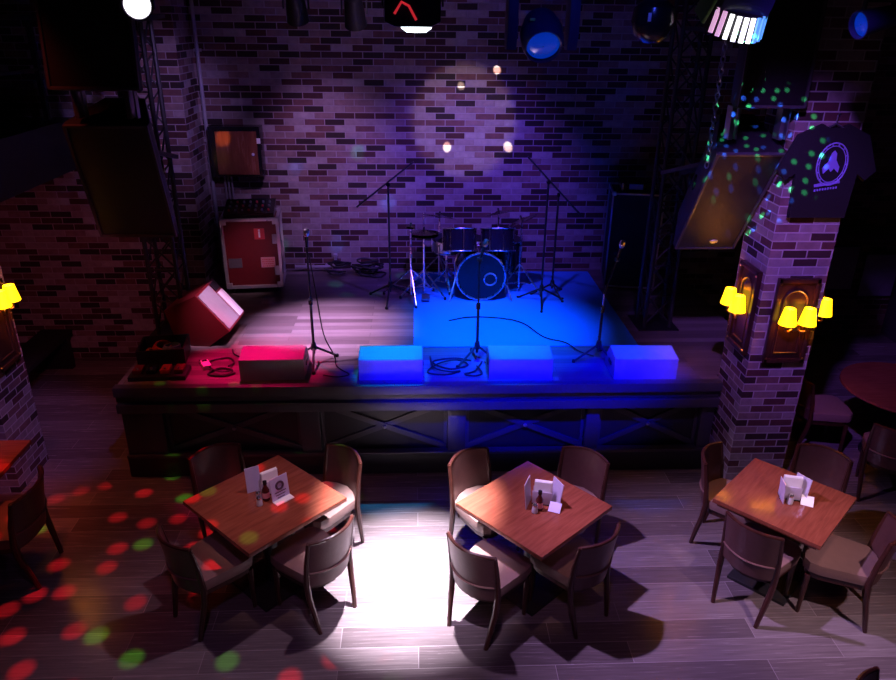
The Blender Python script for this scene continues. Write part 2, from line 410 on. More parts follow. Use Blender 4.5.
# ------------------------------------------------------------------ cabinet hanging on the back wall
t = thing('wall_cabinet', 'dark wooden cabinet hanging on the brick wall left of stage', 'cabinet', (-2.12, 8.9, 2.49))
MB().box((0, 0, 0), (.60, .20, .58), bev=.008).build('body', M['black_gloss'], t)
q = MB().box((.02, -.108, -.01), (.48, .02, .50), bev=.006).build('door', M['cabinet'], t)
MB().lathe([(.014, 0), (.018, .02), (.01, .028)], 12, Matrix.Translation((.21, -.12, -.02)) @ Matrix.Rotation(PI / 2, 4, 'X')).build('knob', M['white_gloss'], q)
MB().box((.275, -.105, .13), (.05, .02, .06), bev=.004).build('key_switch', M['white_gloss'], t)
cd = MB()
for dx in (-.20, -.16, -.12): cd.tube([(-2.12 + dx, 8.95, 2.20), (-2.12 + dx, 8.96, 1.6), (-2.12 + dx, 8.96, HS + .02)], .012, 8)
tag(cd.build('conduit_bundle', M['pipe']), 'three grey conduits running down from the wall cabinet', 'conduit')
cd = MB().tube([(-2.47, 8.955, 5.9), (-2.47, 8.955, 2.0), (-2.47, 8.955, HS)], .022, 8)
for z in (1.6, 2.6, 3.6): cd.box((-2.47, 8.97, z), (.08, .05, .03))
tag(cd.build('conduit', M['pipe']), 'vertical grey conduit in the corner beside the brick pier', 'conduit')
t = MB().tube([(-1.55, 8.93, 1.03), (-1.12, 8.93, 1.03), (-1.06, 8.93, 1.04), (-1.03, 8.93, 1.09), (-1.03, 8.93, 1.18)], .02, 8)
t.lathe([(.03, 0), (.03, .03)], 10, Matrix.Translation((-1.03, 8.93, 1.17))).box((-1.40, 8.965, 1.03), (.03, .07, .05)).box((-1.15, 8.965, 1.03), (.03, .07, .05))
tag(t.build('heating_pipe', M['pipe']), 'low bent pipe at the foot of the brick wall', 'pipe')
def wiggle(pts, n=6, z=None):
    """Catmull-Rom through the points"""
    P = [Vector(p) for p in pts]; out = []
    for i in range(len(P) - 1):
        p0 = P[max(i - 1, 0)]; p1 = P[i]; p2 = P[i + 1]; p3 = P[min(i + 2, len(P) - 1)]
        for k in range(n):
            t_ = k / n
            out.append(.5 * ((2 * p1) + (p2 - p0) * t_ + (2 * p0 - 5 * p1 + 4 * p2 - p3) * t_ ** 2 + (3 * p1 - p0 - 3 * p2 + p3) * t_ ** 3))
    out.append(P[-1]); return out
# heap of cables at the back wall
h = MB()
for k in range(11):
    c = Vector((random.uniform(-1.05, -.4), random.uniform(8.74, 8.86), HS + .02 + .016 * k)); r_ = random.uniform(.09, .15)
    h.tube([(c.x + r_ * (1 + .15 * math.sin(3 * a)) * math.cos(a), min(8.97, c.y + .6 * r_ * math.sin(a)), c.z + .012 * math.sin(2 * a + k)) for a in [2 * PI * q / 20 for q in range(20)]], .012, 6, closed=True)
tag(h.build('cable_heap', M['cable']), 'heap of black cables on the stage against the back wall', 'cables')

# ------------------------------------------------------------------ microphone stands
def mic(parent, p, d):
    d = Vector(d).normalized(); q = d.to_track_quat('Z', 'Y').to_matrix().to_4x4(); q.translation = p
    m = MB().lathe([(.011, 0), (.016, .13), (.018, .14)], 12, q).build('microphone', M['black_gloss'], parent)
    MB().lathe([(.018, .14), (.027, .16), (.029, .18), (.022, .205), (.006, .213)], 14, q).build('mic_head', M['chrome'], m)
    return m
def stand_base(t, r=.24, z0=.16):
    MB().lathe([(.028, z0 - .02), (.03, z0), (.02, z0 + .05)], 12).build('leg_hub', M['black'], t)
    for k in range(3):
        a = 2 * PI * k / 3 + .4
        l = MB().tube([(.02 * math.cos(a), .02 * math.sin(a), z0), (r * math.cos(a), r * math.sin(a), .014)], .011, 8).build('leg', M['black'], t)
        MB().lathe([(.011, 0), (.017, .004), (.015, .03)], 8, Matrix.Translation((r * math.cos(a), r * math.sin(a), 0))).build('foot', M['black_soft'], l)
def straight_stand(loc, rz, h, label, tilt=(0, -.3, 1), bend=None):
    t = thing('microphone_stand', label, 'microphone stand', loc, rz, 'microphone stands at the stage front')
    stand_base(t)
    MB().tube([(0, 0, .1), (0, 0, h * .55)], .013, 10).build('lower_pole', M['black'], t)
    MB().lathe([(.02, 0), (.022, .05), (.015, .06)], 10, Matrix.Translation((0, 0, h * .53))).build('clutch', M['black_gloss'], t)
    if bend:
        MB().tube([(0, 0, h * .5), (0, 0, h * .72)], .009, 8).build('upper_pole', M['steel'], t)
        MB().tube([(0, 0, h * .72), bend], .009, 8).build('boom', M['black'], t); top = Vector(bend)
    else:
        MB().tube([(0, 0, h * .5), (0, 0, h)], .009, 8).build('upper_pole', M['black'], t); top = Vector((0, 0, h))
    MB().box(top, (.03, .05, .03), bev=.006).build('mic_clip', M['black'], t)
    m = mic(t, top + Vector(tilt).normalized() * -.02, tilt)
    return t, top
straight_stand((-.965, 6.22, HS), .2, 1.12, 'straight microphone stand behind the red lit wedge monitor', (.03, -.12, 1))
straight_stand((.572, 6.22, HS), 1.3, 1.02, 'microphone stand in the centre in front of the bass drum', (.22, -.3, 1))
straight_stand((1.735, 6.22, HS), .8, .95, 'microphone stand with bent boom right of the rug', (.05, -.2, 1), (.10, -.04, 1.0))
def boom_stand(loc, h, b0, b1, label):
    t = thing('boom_stand', label, 'microphone stand', loc, 0, 'boom stands at the back of the stage')
    stand_base(t, .30, .18)
    MB().tube([(0, 0, .1), (0, 0, h)], .012, 8).build('pole', M['black'], t)
    MB().lathe([(.022, -.02), (.022, .02)], 10, Matrix.Translation((0, 0, h)) @ Matrix.Rotation(PI / 2, 4, 'X')).build('swivel', M['black_gloss'], t)
    MB().tube([b0, b1], .010, 8).build('boom', M['black'], t)
    return t
boom_stand((-.30, 7.9, HS), 1.34, (-.35, 0, 1.09), (.28, 0, 1.585), 'boom stand left of the drum kit with raised boom')
boom_stand((1.43, 7.75, HS), 1.40, (-.24, 0, 1.67), (.38, 0, 1.04), 'boom stand right of the drum kit with boom dropping to the right')
t = thing('microphone_stand', 'plain thin stand right beside the boom stand behind the rug', 'microphone stand', (1.60, 8.0, HS), .5)
stand_base(t, .24, .15); MB().tube([(0, 0, .1), (0, 0, 1.2)], .012, 8).build('pole', M['black'], t); MB().lathe([(.018, 0), (.018, .04)], 10, Matrix.Translation((0, 0, 1.19))).build('clutch', M['black_gloss'], t)

# ------------------------------------------------------------------ cables on the stage floor
def cable(name, label, pts, r=.008, mat='cable'):
    o = MB().tube(wiggle(pts), r, 6).build(name, M[mat]); tag(o, label, 'cable'); return o
zc = HS + .011
cable('microphone_cable', 'black cable looping on the stage left of the centre microphone stand', [(.52, 6.22, zc), (.35, 6.28, zc), (.15, 6.2, zc), (.3, 6.05, zc), (.48, 6.12, zc + .002), (.38, 6.2, zc + .018), (.2, 6.12, zc + .02), (.10, 5.98, zc), (.26, 5.93, zc), (.4, 6.0, zc), (.3, 5.95, zc + .019), (.16, 6.04, zc + .02), (.13, 6.32, zc)])
cable('microphone_cable', 'short black cable loop right under the centre microphone stand', [(.62, 6.2, zc), (.54, 6.0, zc), (.44, 5.94, zc), (.52, 5.90, zc), (.60, 5.95, zc), (.56, 6.07, zc + .017)])
cable('microphone_cable', 'black cable hanging from the left microphone stand to the stage', [(-.94, 6.17, 2.03), (-.90, 6.14, 1.7), (-.85, 6.12, 1.3), (-.77, 6.18, 1.05), (-.76, 6.16, zc), (-.7, 6.05, zc), (-.62, 5.95, zc), (-.72, 5.9, zc), (-.85, 5.94, zc)], .006)
cable('microphone_cable', 'thin black cable lying from right stand across the blue rug', [(1.72, 6.3, zc), (1.6, 6.42, zc), (1.5, 6.6, zc + .013), (1.3, 6.75, zc + .013), (1.15, 7.1, zc + .013), (.95, 7.25, zc + .013), (.6, 7.3, zc + .013), (.35, 7.2, zc + .013)], .006)
cable('microphone_cable', 'black cable running from pink faced speaker to red monitor', [(-1.80, 6.52, zc), (-1.75, 6.4, zc), (-1.6, 6.3, zc), (-1.4, 6.28, zc), (-1.15, 6.3, zc)], .008)
cable('power_cable', 'red lit cable tangle left of the red wedge monitor', [(-1.66, 6.0, zc), (-1.75, 5.94, zc), (-1.9, 5.98, zc), (-1.82, 6.1, zc), (-1.7, 6.06, zc), (-1.76, 5.99, zc + .02), (-1.88, 6.05, zc + .02), (-1.95, 6.25, zc), (-1.8, 6.33, zc), (-1.72, 6.22, zc), (-1.74, 6.1, zc + .02)], .009, 'cable')
t = thing('handheld_radio', 'small white handheld radio lying on the left stage front', 'radio', (-1.965, 6.16, HS + .001), R(28))
MB().box((0, 0, .02), (.075, .15, .04), bev=.01).build('body', M['white_gloss'], t)
MB().box((0, .045, .041), (.045, .03, .006), bev=.002).build('screen', M['black_gloss'], t)
MB().tube([(-.025, .07, .02), (-.03, .12, .022)], .007, 8).build('antenna', M['black'], t)
# crate of cables on the left corner
t = thing('cable_crate', 'low black open crate of cables at the left stage corner', 'crate', (-2.40, 6.36, HS + .001), R(8))
MB().box((0, 0, .01), (.42, .36, .02)).build('bottom', M['black'], t)
for s in (-1, 1): MB().box((s * .205, 0, .08), (.015, .36, .16), bev=.003).build('side', M['black'], t); MB().box((0, s * .175, .08), (.40, .015, .16), bev=.003).build('side', M['black'], t)
cr = [('yellow_cable', (-.10, -.06, .14), 'coiled amber cable at the left in the low crate'), ('red_cable', (-.03, .04, .16), 'coiled red cable in the middle of the low crate'),
      ('blue_cable', (.07, -.03, .17), 'coiled pale blue cable at right in the low crate'), ('cable', (.06, .06, .12), 'coiled black cable at the bottom of the low crate')]
for i, (mt, c, lb) in enumerate(cr):
    Mt = t.matrix_basis @ Matrix.Translation((c[0], c[1], c[2] - .09)) @ Euler((R(20 * (i % 2) - 8), R(24 - 13 * i), 0)).to_matrix().to_4x4()
    q = MB()
    for k in range(4): q.torus((0.004 * k, .004 * (k % 2), .017 * k), .082 - .004 * k, .010, Mt, 24, 6)
    tag(q.build('cable_coil', M[mt]), lb, 'cable', 'cable coils in the crate')
t = thing('effects_pedal_board', 'flat dark pedal board at the far left stage front corner', 'pedal board', (-2.33, 5.99, HS + .001), R(3))
MB().box((0, 0, .02), (.50, .24, .04), bev=.006).build('board', M['black'], t)
for k in range(4):
    q = MB().box((-.18 + .12 * k, 0, .06), (.08, .13, .04), bev=.008).build('pedal', M[('case_red', 'black_gloss', 'red_sticker', 'case_red')[k]], t)
    MB().lathe([(.012, 0), (.010, .014)], 10, Matrix.Translation((-.18 + .12 * k, -.04, .08))).build('footswitch', M['steel'], q)

# ------------------------------------------------------------------ drum kit
def drum_tube(mb, r, L, Mx): return mb.lathe([(r, 0), (r, L)], 32, Mx)
def lugs(t, r, L, Mx, n=8):
    for k in range(n):
        a = 2 * PI * k / n + .2
        lg = MB(); lg.tube([Mx @ Vector(((r + .008) * math.cos(a), (r + .008) * math.sin(a), .01)), Mx @ Vector(((r + .008) * math.cos(a), (r + .008) * math.sin(a), L - .01))], .006, 6)
        lg.build('lug', M['chrome'], t)
kz = .295
t = thing('bass_drum', 'bass drum with chrome hoop and two rack toms', 'drum kit', (.74, 7.82, HS + .014), R(0))
Mk = Matrix.Translation((0, 0, kz)) @ Matrix.Rotation(-PI / 2, 4, 'X')       # +Z of the drum points to +Y
drum_tube(MB(), .268, .42, Mk).build('shell', M['drum_shell'], t)
for z in (0, .42): MB().torus((0, 0, z), .278, .013, Mk, 40, 8).build('hoop', M['chrome'], t)
q = MB().lathe([(.005, -.006), (.262, -.006), (.262, .0)], 40, Mk).build('front_head', M['drum_head'], t)
MB().torus((.105, .03, -.008), .07, .010, Mk, 28, 8).build('port_ring', M['chrome'], q)
lugs(t, .27, .42, Mk, 10)
for s in (-1, 1):
    MB().tube([(s * .27, .12, .30), (s * .36, -.03, .012)], [.012, .009], 8).build('spur', M['chrome'], t)
for s, (x, y, r, L) in enumerate([(-.245, .12, .19, .25), (.20, .12, .19, .25)]):
    Mt = Matrix.Translation((x, y + .04, .555)) @ Euler((R(-16), 0, 0)).to_matrix().to_4x4()
    q = drum_tube(MB(), r, L, Mt).build('rack_tom', M['drum_shell'], t)
    MB().lathe([(.004, L + .004), (r - .006, L + .004), (r - .006, L)], 32, Mt).build('skin', M['skin'], q)
    for z in (0, L): MB().torus((0, 0, z), r + .006, .008, Mt, 32, 6).build('rim', M['chrome'], q)
    lugs(q, r, L, Mt, 8)
    MB().tube([(x * .35, .2, kz + .27), (x * .45, .2, .66), (x * .6, .2, .68)], .011, 8).build('tom_arm', M['chrome'], t)
def stand_legs(t, z0, r, ph, mt='chrome'):
    for k in range(3):
        a = 2 * PI * k / 3 + ph
        l = MB(); l.tube([(0.015 * math.cos(a), .015 * math.sin(a), z0), (r * math.cos(a), r * math.sin(a), .02)], .010, 6)
        l.tube([(0.015 * math.cos(a), .015 * math.sin(a), z0 * .35), (r * .6 * math.cos(a), r * .6 * math.sin(a), z0 * .4)], .006, 6)
        q = l.build('leg', M[mt], t)
        MB().lathe([(.010, 0), (.017, .003), (.014, .035)], 8, Matrix.Translation((r * math.cos(a), r * math.sin(a), 0))).build('foot', M['black'], q)
def cym(t, z, r, tilt, off=(0, 0)):
    Mc = Matrix.Translation((off[0], off[1], z)) @ Euler(tilt).to_matrix().to_4x4()
    MB().lathe([(.008, .022), (.03, .018), (.05, .008), (r * .6, .002), (r, -.010), (r, -.013), (r * .6, -.001), (.05, .005), (.008, .019)], 36, Mc, cap=False).build('cymbal', M['cymbal'], t)
    MB().lathe([(.012, .0), (.012, .05), (.006, .055)], 10, Mc).build('wing_nut', M['black'], t)
zb = HS + .014
t = thing('floor_tom', 'dark floor tom standing on three chrome legs beside the bass drum', 'drum kit', (1.06, 8.28, zb))
Mt = Matrix.Translation((0, 0, .25)); q = drum_tube(MB(), .20, .36, Mt).build('shell', M['drum_shell'], t); lugs(t, .2, .36, Mt)
MB().lathe([(.004, .364), (.194, .364), (.194, .36)], 32, Mt).build('skin', M['skin'], t)
for z in (0, .36): MB().torus((0, 0, z), .206, .009, Mt, 32, 6).build('rim', M['chrome'], t)
for k in range(3):
    a = 2 * PI * k / 3 + .5; MB().tube([(.215 * math.cos(a), .215 * math.sin(a), .48), (.215 * math.cos(a), .215 * math.sin(a), .03), (.235 * math.cos(a), .235 * math.sin(a), 0.01)], .009, 8).build('leg', M['chrome'], t)
t = thing('snare_drum', 'small snare drum on its stand left of the bass drum', 'drum kit', (.36, 8.22, zb))
Mt = Matrix.Translation((0, 0, .50)) @ Euler((R(6), 0, 0)).to_matrix().to_4x4()
drum_tube(MB(), .17, .14, Mt).build('shell', M['steel'], t); lugs(t, .17, .14, Mt)
MB().lathe([(.004, .144), (.165, .144), (.165, .14)], 32, Mt).build('skin', M['skin'], t)
for z in (0, .14): MB().torus((0, 0, z), .176, .008, Mt, 32, 6).build('rim', M['chrome'], t)
MB().tube([(0, 0, .1), (0, 0, .47)], .012, 8).build('pole', M['chrome'], t)
bk = MB()
for k in range(3): a = 2 * PI * k / 3; bk.tube([(0, 0, .44), (.16 * math.cos(a), .16 * math.sin(a), .49 + (.02 if math.sin(a) > 0.3 else -.012))], .007, 6)
bk.build('basket', M['chrome'], t); stand_legs(t, .24, .2, .7)
t = thing('hi_hat', 'hi hat on a tall chrome stand at the left of the drum kit', 'drum kit', (.09, 8.03, zb))
MB().tube([(0, 0, .05), (0, 0, .80)], .011, 8).build('pole', M['chrome'], t); MB().tube([(0, 0, .75), (0, 0, .98)], .005, 6).build('rod', M['chrome'], t)
cym(t, .74, .17, (0, 0, 0)); cym(t, .765, .17, (R(-3), 0, 0)); stand_legs(t, .30, .30, PI + .42)
MB().box((.02, -.14, .025), (.09, .26, .02), rot=(R(-8), 0, 0), bev=.004).build('pedal', M['steel'], t)
def cymbal_stand(loc, h, r, tilt, label, ph=0.3, legr=.30):
    t = thing('cymbal_stand', label, 'drum kit', loc, 0)
    MB().tube([(0, 0, .04), (0, 0, h * .6)], .012, 8).build('lower_pole', M['chrome'], t)
    MB().tube([(0, 0, h * .55), (0, 0, h)], .009, 8).build('upper_pole', M['chrome'], t)
    MB().lathe([(.018, 0), (.018, .05)], 10, Matrix.Translation((0, 0, h * .58))).build('clamp', M['steel'], t)
    cym(t, h, r, tilt); stand_legs(t, .34, legr, ph); return t
cymbal_stand((-.06, 7.93, zb), .84, .06, (R(-8), R(6), 0), 'thin chrome stand at the far left of the drum kit with tiny splash cymbal', PI - .35, .34)
cymbal_stand((.28, 8.45, zb), .84, .20, (R(-14), R(8), 0), 'cymbal stand behind the left rack tom', .9)
cymbal_stand((1.22, 8.12, zb), .88, .18, (R(-10), R(-24), 0), 'cymbal stand at the right end of the drum kit with tilted cymbal', -.6)
cymbal_stand((1.0, 8.55, zb), .86, .18, (R(-12), R(-12), 0), 'cymbal stand behind the floor tom', .2)
t = thing('drum_stool', 'round black drum stool behind the snare drum', 'stool', (.68, 8.62, zb))
MB().lathe([(.02, .46), (.15, .46), (.165, .49), (.155, .53), (.02, .54)], 24).build('seat', M['black_soft'], t); MB().tube([(0, 0, .05), (0, 0, .46)], .014, 8).build('pole', M['chrome'], t); stand_legs(t, .26, .22, .1)

# ------------------------------------------------------------------ lattice towers and PA speakers
def tower(loc, w, h, label):
    t = thing('lattice_tower', label, 'truss', loc, 0, None)
    for x in (-1, 1):
        for y in (-1, 1): MB().tube([(x * w / 2, y * w / 2, .012), (x * w / 2, y * w / 2, h)], .022, 8).build('upright', M['black'], t)
    n = int(h / .32); b = MB()
    for i in range(n):
        z0, z1 = .05 + i * h * .98 / n, .05 + (i + 1) * h * .98 / n - .02
        for s in (-1, 1):
            b.tube([(-w / 2 * s, -w / 2, z0), (w / 2 * s, -w / 2, z1)], .009, 6); b.tube([(w / 2 * s, w / 2, z0), (-w / 2 * s, w / 2, z1)], .009, 6)
            b.tube([(s * w / 2, -w / 2, z0), (s * w / 2, w / 2, z1)], .009, 6)
        b.tube([(-w / 2, -w / 2, z1), (w / 2, -w / 2, z1)], .009, 6)
    b.build('lattice', M['black'], t)
    MB().box((0, 0, .006), (w + .16, w + .16, .012)).build('base_plate', M['black'], t)
    return t
tower((-2.50, 7.05, HS), .27, 3.4, 'black lattice tower carrying the left speakers')
tower((2.56, 7.15, HS), .27, 3.4, 'black lattice tower carrying the right speakers')
def pa(name, label, base, tilt, w, h, dep, group, dot=False, bracket=None, handles=True):
    """base: midpoint of the bottom front edge; tilt: lean of the front towards the hall"""
    t = thing(name, label, 'speaker', base, 0, group, rot=(tilt, 0, 0))
    wb = w * .25
    MB().prism([(-w / 2, .012), (w / 2, .012), (w / 2, .06), (wb, dep), (-wb, dep), (-w / 2, .06)], h, bev=.012).build('cabinet', M['black'], t)
    g = MB().box((0, .008, h / 2), (w - .05, .016, h - .05), bev=.005).build('grille', M['grille'], t)
    f = MB()
    for s in (-1, 1): f.box((s * (w / 2 - .012), .006, h / 2), (.022, .028, h - .005), bev=.004); f.box((0, .006, h / 2 + s * (h / 2 - .012)), (w - .03, .028, .022), bev=.004)
    f.build('front_frame', M['fascia_edge'], t)
    if dot: MB().lathe([(.005, .008), (.026, .008), (.03, 0)], 20, Matrix.Translation((.05, .0, .10)) @ Matrix.Rotation(PI / 2, 4, 'X') @ Matrix.Diagonal((1.3, .8, 1, 1))).build('badge', M['chrome'], t)
    for s in (-1, 1): MB().box((s * (w / 2 + wb) / 2, (dep + .06) / 2, h * .5), (.03, .12, .07), rot=(0, 0, s * math.atan2(w / 2 - wb, dep - .06)), bev=.005).build('handle', M['black_gloss'], t)
    if bracket:
        inv = (Matrix.Translation(base) @ Euler((tilt, 0, 0)).to_matrix().to_4x4()).inverted()
        b = MB()
        for s in (-1, 1): b.bar(inv @ Vector((base[0] + s * .1, bracket[0], bracket[1])), Vector((s * .1, dep - .03, h * .55)), .035)
        b.build('bracket', M['black'], t)
    return t
pa('pa_speaker', 'lower of the two dark speakers hanging at left, tilted down', (-2.32, 6.0, 2.25), R(17.7), .63, .99, .50, 'hanging speakers left of the stage', bracket=(6.94, 2.75))
pa('pa_speaker', 'upper of the two dark speakers hanging at left, near the bright spotlight', (-2.27, 5.5, 3.46), R(-6), .64, .9, .48, 'hanging speakers left of the stage', bracket=(6.94, 3.95))
pa('pa_speaker', 'lower speaker at right, steeply tilted, beside the brick pillar', (2.515, 6.0, 2.14), R(33), .53, 1.09, .45, 'hanging speakers right of the stage', True, bracket=(7.04, 2.6))
pa('pa_speaker', 'upper speaker at right, upright, behind the lit multi strip light', (2.55, 5.3, 3.39), 0, .50, .9, .44, 'hanging speakers right of the stage', bracket=(7.04, 3.9))
for sx, lb, y0, z0, y1, z1 in ((-2.32, 'left', 5.78, 3.25, 5.72, 3.45), (2.53, 'right', 5.5, 3.16, 5.46, 3.38)):
    for s in (-1, 1):
        q = MB()
        q.box((sx + s * .19, (y0 + y1) / 2, (z0 + z1) / 2), (.035, .10, z1 - z0 + .02), bev=.004)
        q.box((sx + s * .19 + .05, (y0 + y1) / 2, (z0 + z1) / 2), (.012, .06, z1 - z0 + .02))
        tag(q.build('rigging_plate', M['steel']), '%s steel rigging plate between the two %s hanging speakers' % ('left' if s < 0 else 'right', lb), 'bracket')
ch = MB()
for k in range(34):
    z = 2.95 + k * .042
    Ml = Matrix.Translation((2.235, 5.55 - .02, z)) @ Matrix.Rotation(PI / 2, 4, 'X') @ Matrix.Rotation(PI / 2 * (k % 2), 4, 'Y') @ Matrix.Diagonal((.6, 1, 1, 1))
    ch.torus((0, 0, 0), .026, .006, Ml, 10, 5)
tag(ch.build('hoist_chain', M['steel']), 'steel hoist chain along the left edge of right hanging speakers', 'chain')

# ------------------------------------------------------------------ lighting bar and fixtures
t = thing('lighting_bar', 'black lighting bar above the tables', 'truss', (.3, 4.5, 4.45))
MB().tube([(-4.1, 0, 0), (4.6, 0, 0)], .03, 12).build('pipe', M['black'], t)
for x in (-3.2, 0.2, 3.4): MB().tube([(x, 0, 0), (x, 0, 1.535)], .015, 8).build('drop_rod', M['black'], t)
t2 = thing('lighting_bar', 'black lighting bar above the stage front', 'truss', (.3, 6.3, 4.45))
MB().tube([(-4.1, 0, 0), (4.6, 0, 0)], .03, 12).build('pipe', M['black'], t2)
for x in (-1.5, 0.2, 2.0): MB().tube([(x, 0, 0), (x, 0, 1.535)], .015, 8).build('drop_rod', M['black'], t2)
def yoke(t, z, w):
    y = MB(); y.tube([(0, 0, z), (0, 0, .10)], .012, 8)
    y.bar((-w / 2, 0, .10), (w / 2, 0, .10), .03, .012)
    for s in (-1, 1): y.bar((s * w / 2, 0, .105), (s * w / 2, 0, -.02), .012, .03, up=(0, 1, 0))
    y.build('yoke', M['black'], t)
def par(name, label, loc, aim, r, L, lens, barz=4.45, housing='black', group=None):
    t = thing(name, label, 'stage light', loc, 0, group)
    d = (Vector(aim) - Vector(loc)).normalized(); q = d.to_track_quat('Z', 'Y').to_matrix().to_4x4()
    MB().lathe([(r * .45, -L * .55), (r * .8, -L * .45), (r * .9, -L * .1), (r, L * .35), (r * 1.06, L * .5), (r * .96, L * .5), (r * .9, L * .40)], 28, q, cap=False).lathe([(.004, -L * .55), (r * .45, -L * .55)], 28, q, cap=False).build('housing', M[housing], t)
    MB().lathe([(.003, L * .43), (r * .5, L * .42), (r * .93, L * .36)], 28, q, cap=False).build('lens', M[lens], t)
    yoke(t, barz - loc[2], 2.3 * r); return t
def q_(x): return x
par('spotlight', 'white glowing spotlight at the top left above the hanging speaker', (-1.54, 4.5, 4.0), (0, 0, 3.9), .075, .18, 'lens_white')
par('spotlight', 'small dark spotlight at the top left of centre, leftmost of the small pair', (-.93, 6.3, 4.03), (-.93, 7.4, 2.2), .085, .24, 'lens_blue', group='small dark spotlights')
par('spotlight', 'small dark spotlight right beside the big housing with red mark', (-.475, 6.3, 4.0), (-.4, 7.4, 2.2), .085, .24, 'lens_blue', group='small dark spotlights')
# large fresnel housing with the lit lens underneath
t = thing('spotlight', 'large square dark spotlight, blue light painted on, with lit lens underneath and red mark', 'stage light', (-.01, 4.5, 4.03))
MB().prism([(-.155, .12), (.155, .12), (.155, -.10), (.10, -.125), (-.10, -.125), (-.155, -.10)], .30, Matrix(((1, 0, 0, 0), (0, 0, 1, -.15), (0, 1, 0, 0), (0, 0, 0, 1))), bev=.012).build('housing', M['fixture_blue'], t)
MB().lathe([(.004, -.03), (.055, -.028), (.085, -.008), (.088, 0)], 28, Matrix.Translation((.02, -.03, -.126))).build('lens', M['lens_cool'], t)
MB().tube([(-.10, -.158, -.06), (-.06, -.158, .0), (-.02, -.158, -.02), (.02, -.158, -.09)], .008, 6).build('glint', M['red_glint'], t)  # painted reflection on the housing front
yoke(t, .45, .34)
# moving head
t = thing('moving_head_light', 'dark moving head light with blue light painted on, between two yoke arms', 'stage light', (.73, 4.5, 3.88))
MB().box((0, 0, .30), (.40, .26, .12), bev=.02).build('base', M['black'], t); MB().tube([(0, 0, .35), (0, 0, .60)], .02, 8).build('clamp', M['black'], t)
for s in (-1, 1): MB().prism([(-.07, .27), (.07, .27), (.075, .0), (.04, -.09), (-.04, -.09), (-.075, .0)], .06, Matrix(((0, 0, 1, s * .175 - .03), (1, 0, 0, 0), (0, 1, 0, 0), (0, 0, 0, 1))), bev=.012).build('yoke_arm', M['fixture_blue'], t)
hd = Euler((R(125), 0, 0)).to_matrix().to_4x4()
h_ = MB().lathe([(.06, -.11), (.10, -.09), (.125, 0), (.12, .09), (.105, .13), (.095, .125)], 24, hd, cap=False).lathe([(.004, -.11), (.06, -.11)], 24, hd, cap=False).build('head', M['fixture_blue'], t)
MB().lathe([(.003, .12), (.06, .115), (.098, .10)], 24, hd, cap=False).build('lens', M['lens_blue'], h_)
MB().box((.0, -.128, .03), (.09, .012, .03), bev=.004).build('trim', M['fixture_blue'], h_); MB().box((-.07, -.10, .07), (.03, .02, .015), bev=.003).build('indicator', M['strip_g'], h_)
# round dark scanner
t = thing('globe_light', 'round dark light fixture between moving head and lit strip light', 'stage light', (1.375, 4.5, 3.96))
MB().lathe([(.005, -.135), (.06, -.125), (.105, -.08), (.125, -.01), (.115, .06), (.07, .10), (.02, .11)], 28).build('globe', M['black_gloss'], t)
MB().lathe([(.05, .085), (.07, .11), (.05, .14)], 20).build('collar', M['fixture_blue'], t); MB().tube([(0, 0, .1), (0, 0, .49)], .014, 8).build('rod', M['black'], t)
MB().box((-.055, -.108, .01), (.018, .02, .045), rot=(0, 0, R(-25)), bev=.004).build('window', M['white_gloss'], t)
# multi strip effect light
t = thing('strip_effect_light', 'fan shaped effect light with bright white blue and pink strips', 'stage light', (1.885, 4.5, 4.025), rot=(R(26), R(6), R(4)))
MB().box((0, .06, .05), (.30, .22, .16), bev=.02).build('housing', M['fixture_blue'], t)
NS = 9
for k in range(NS):
    a = R(-56 + 112 * k / (NS - 1)); c = Vector((.185 * math.sin(a), .06 - .235 * math.cos(a) * .8, -.07))
    mt = 'strip_p' if k < 2 else ('strip_b' if k > 5 else 'strip_w')
    MB().box(c, (.026, .012, .135), rot=(R(-22) * math.cos(a), R(14) * math.sin(a), a), bev=.003).build('strip', M[mt], t)
sh = [(.195 * math.sin(R(-68 + 136 * k / 12)), .06 - .212 * math.cos(R(-68 + 136 * k / 12)) * .8) for k in range(13)]
MB().prism(sh, .13, Matrix.Translation((0, .012, -.138))).build('drum', M['black'], t)
MB().box((-.20, .04, -.02), (.02, .16, .16), rot=(0, R(8), 0), bev=.004).build('side_plate', M['strip_g'], t)  # dark mesh plate with green light painted into its colour
yk = MB(); yk.tube([(1.885, 4.5, 4.09), (1.885, 4.5, 4.47)], .012, 8); yk = yk.build('yoke', M['black'], t); yk.matrix_parent_inverse = (Matrix.Translation((1.885, 4.5, 4.025)) @ Euler((R(26), R(6), R(4))).to_matrix().to_4x4()).inverted()
par('spotlight', 'dark spotlight with blue light painted on at the top right corner', (2.69, 4.5, 3.97), (1.2, 4.2, 3.6), .075, .24, 'lens_blue', housing='fixture_blue')

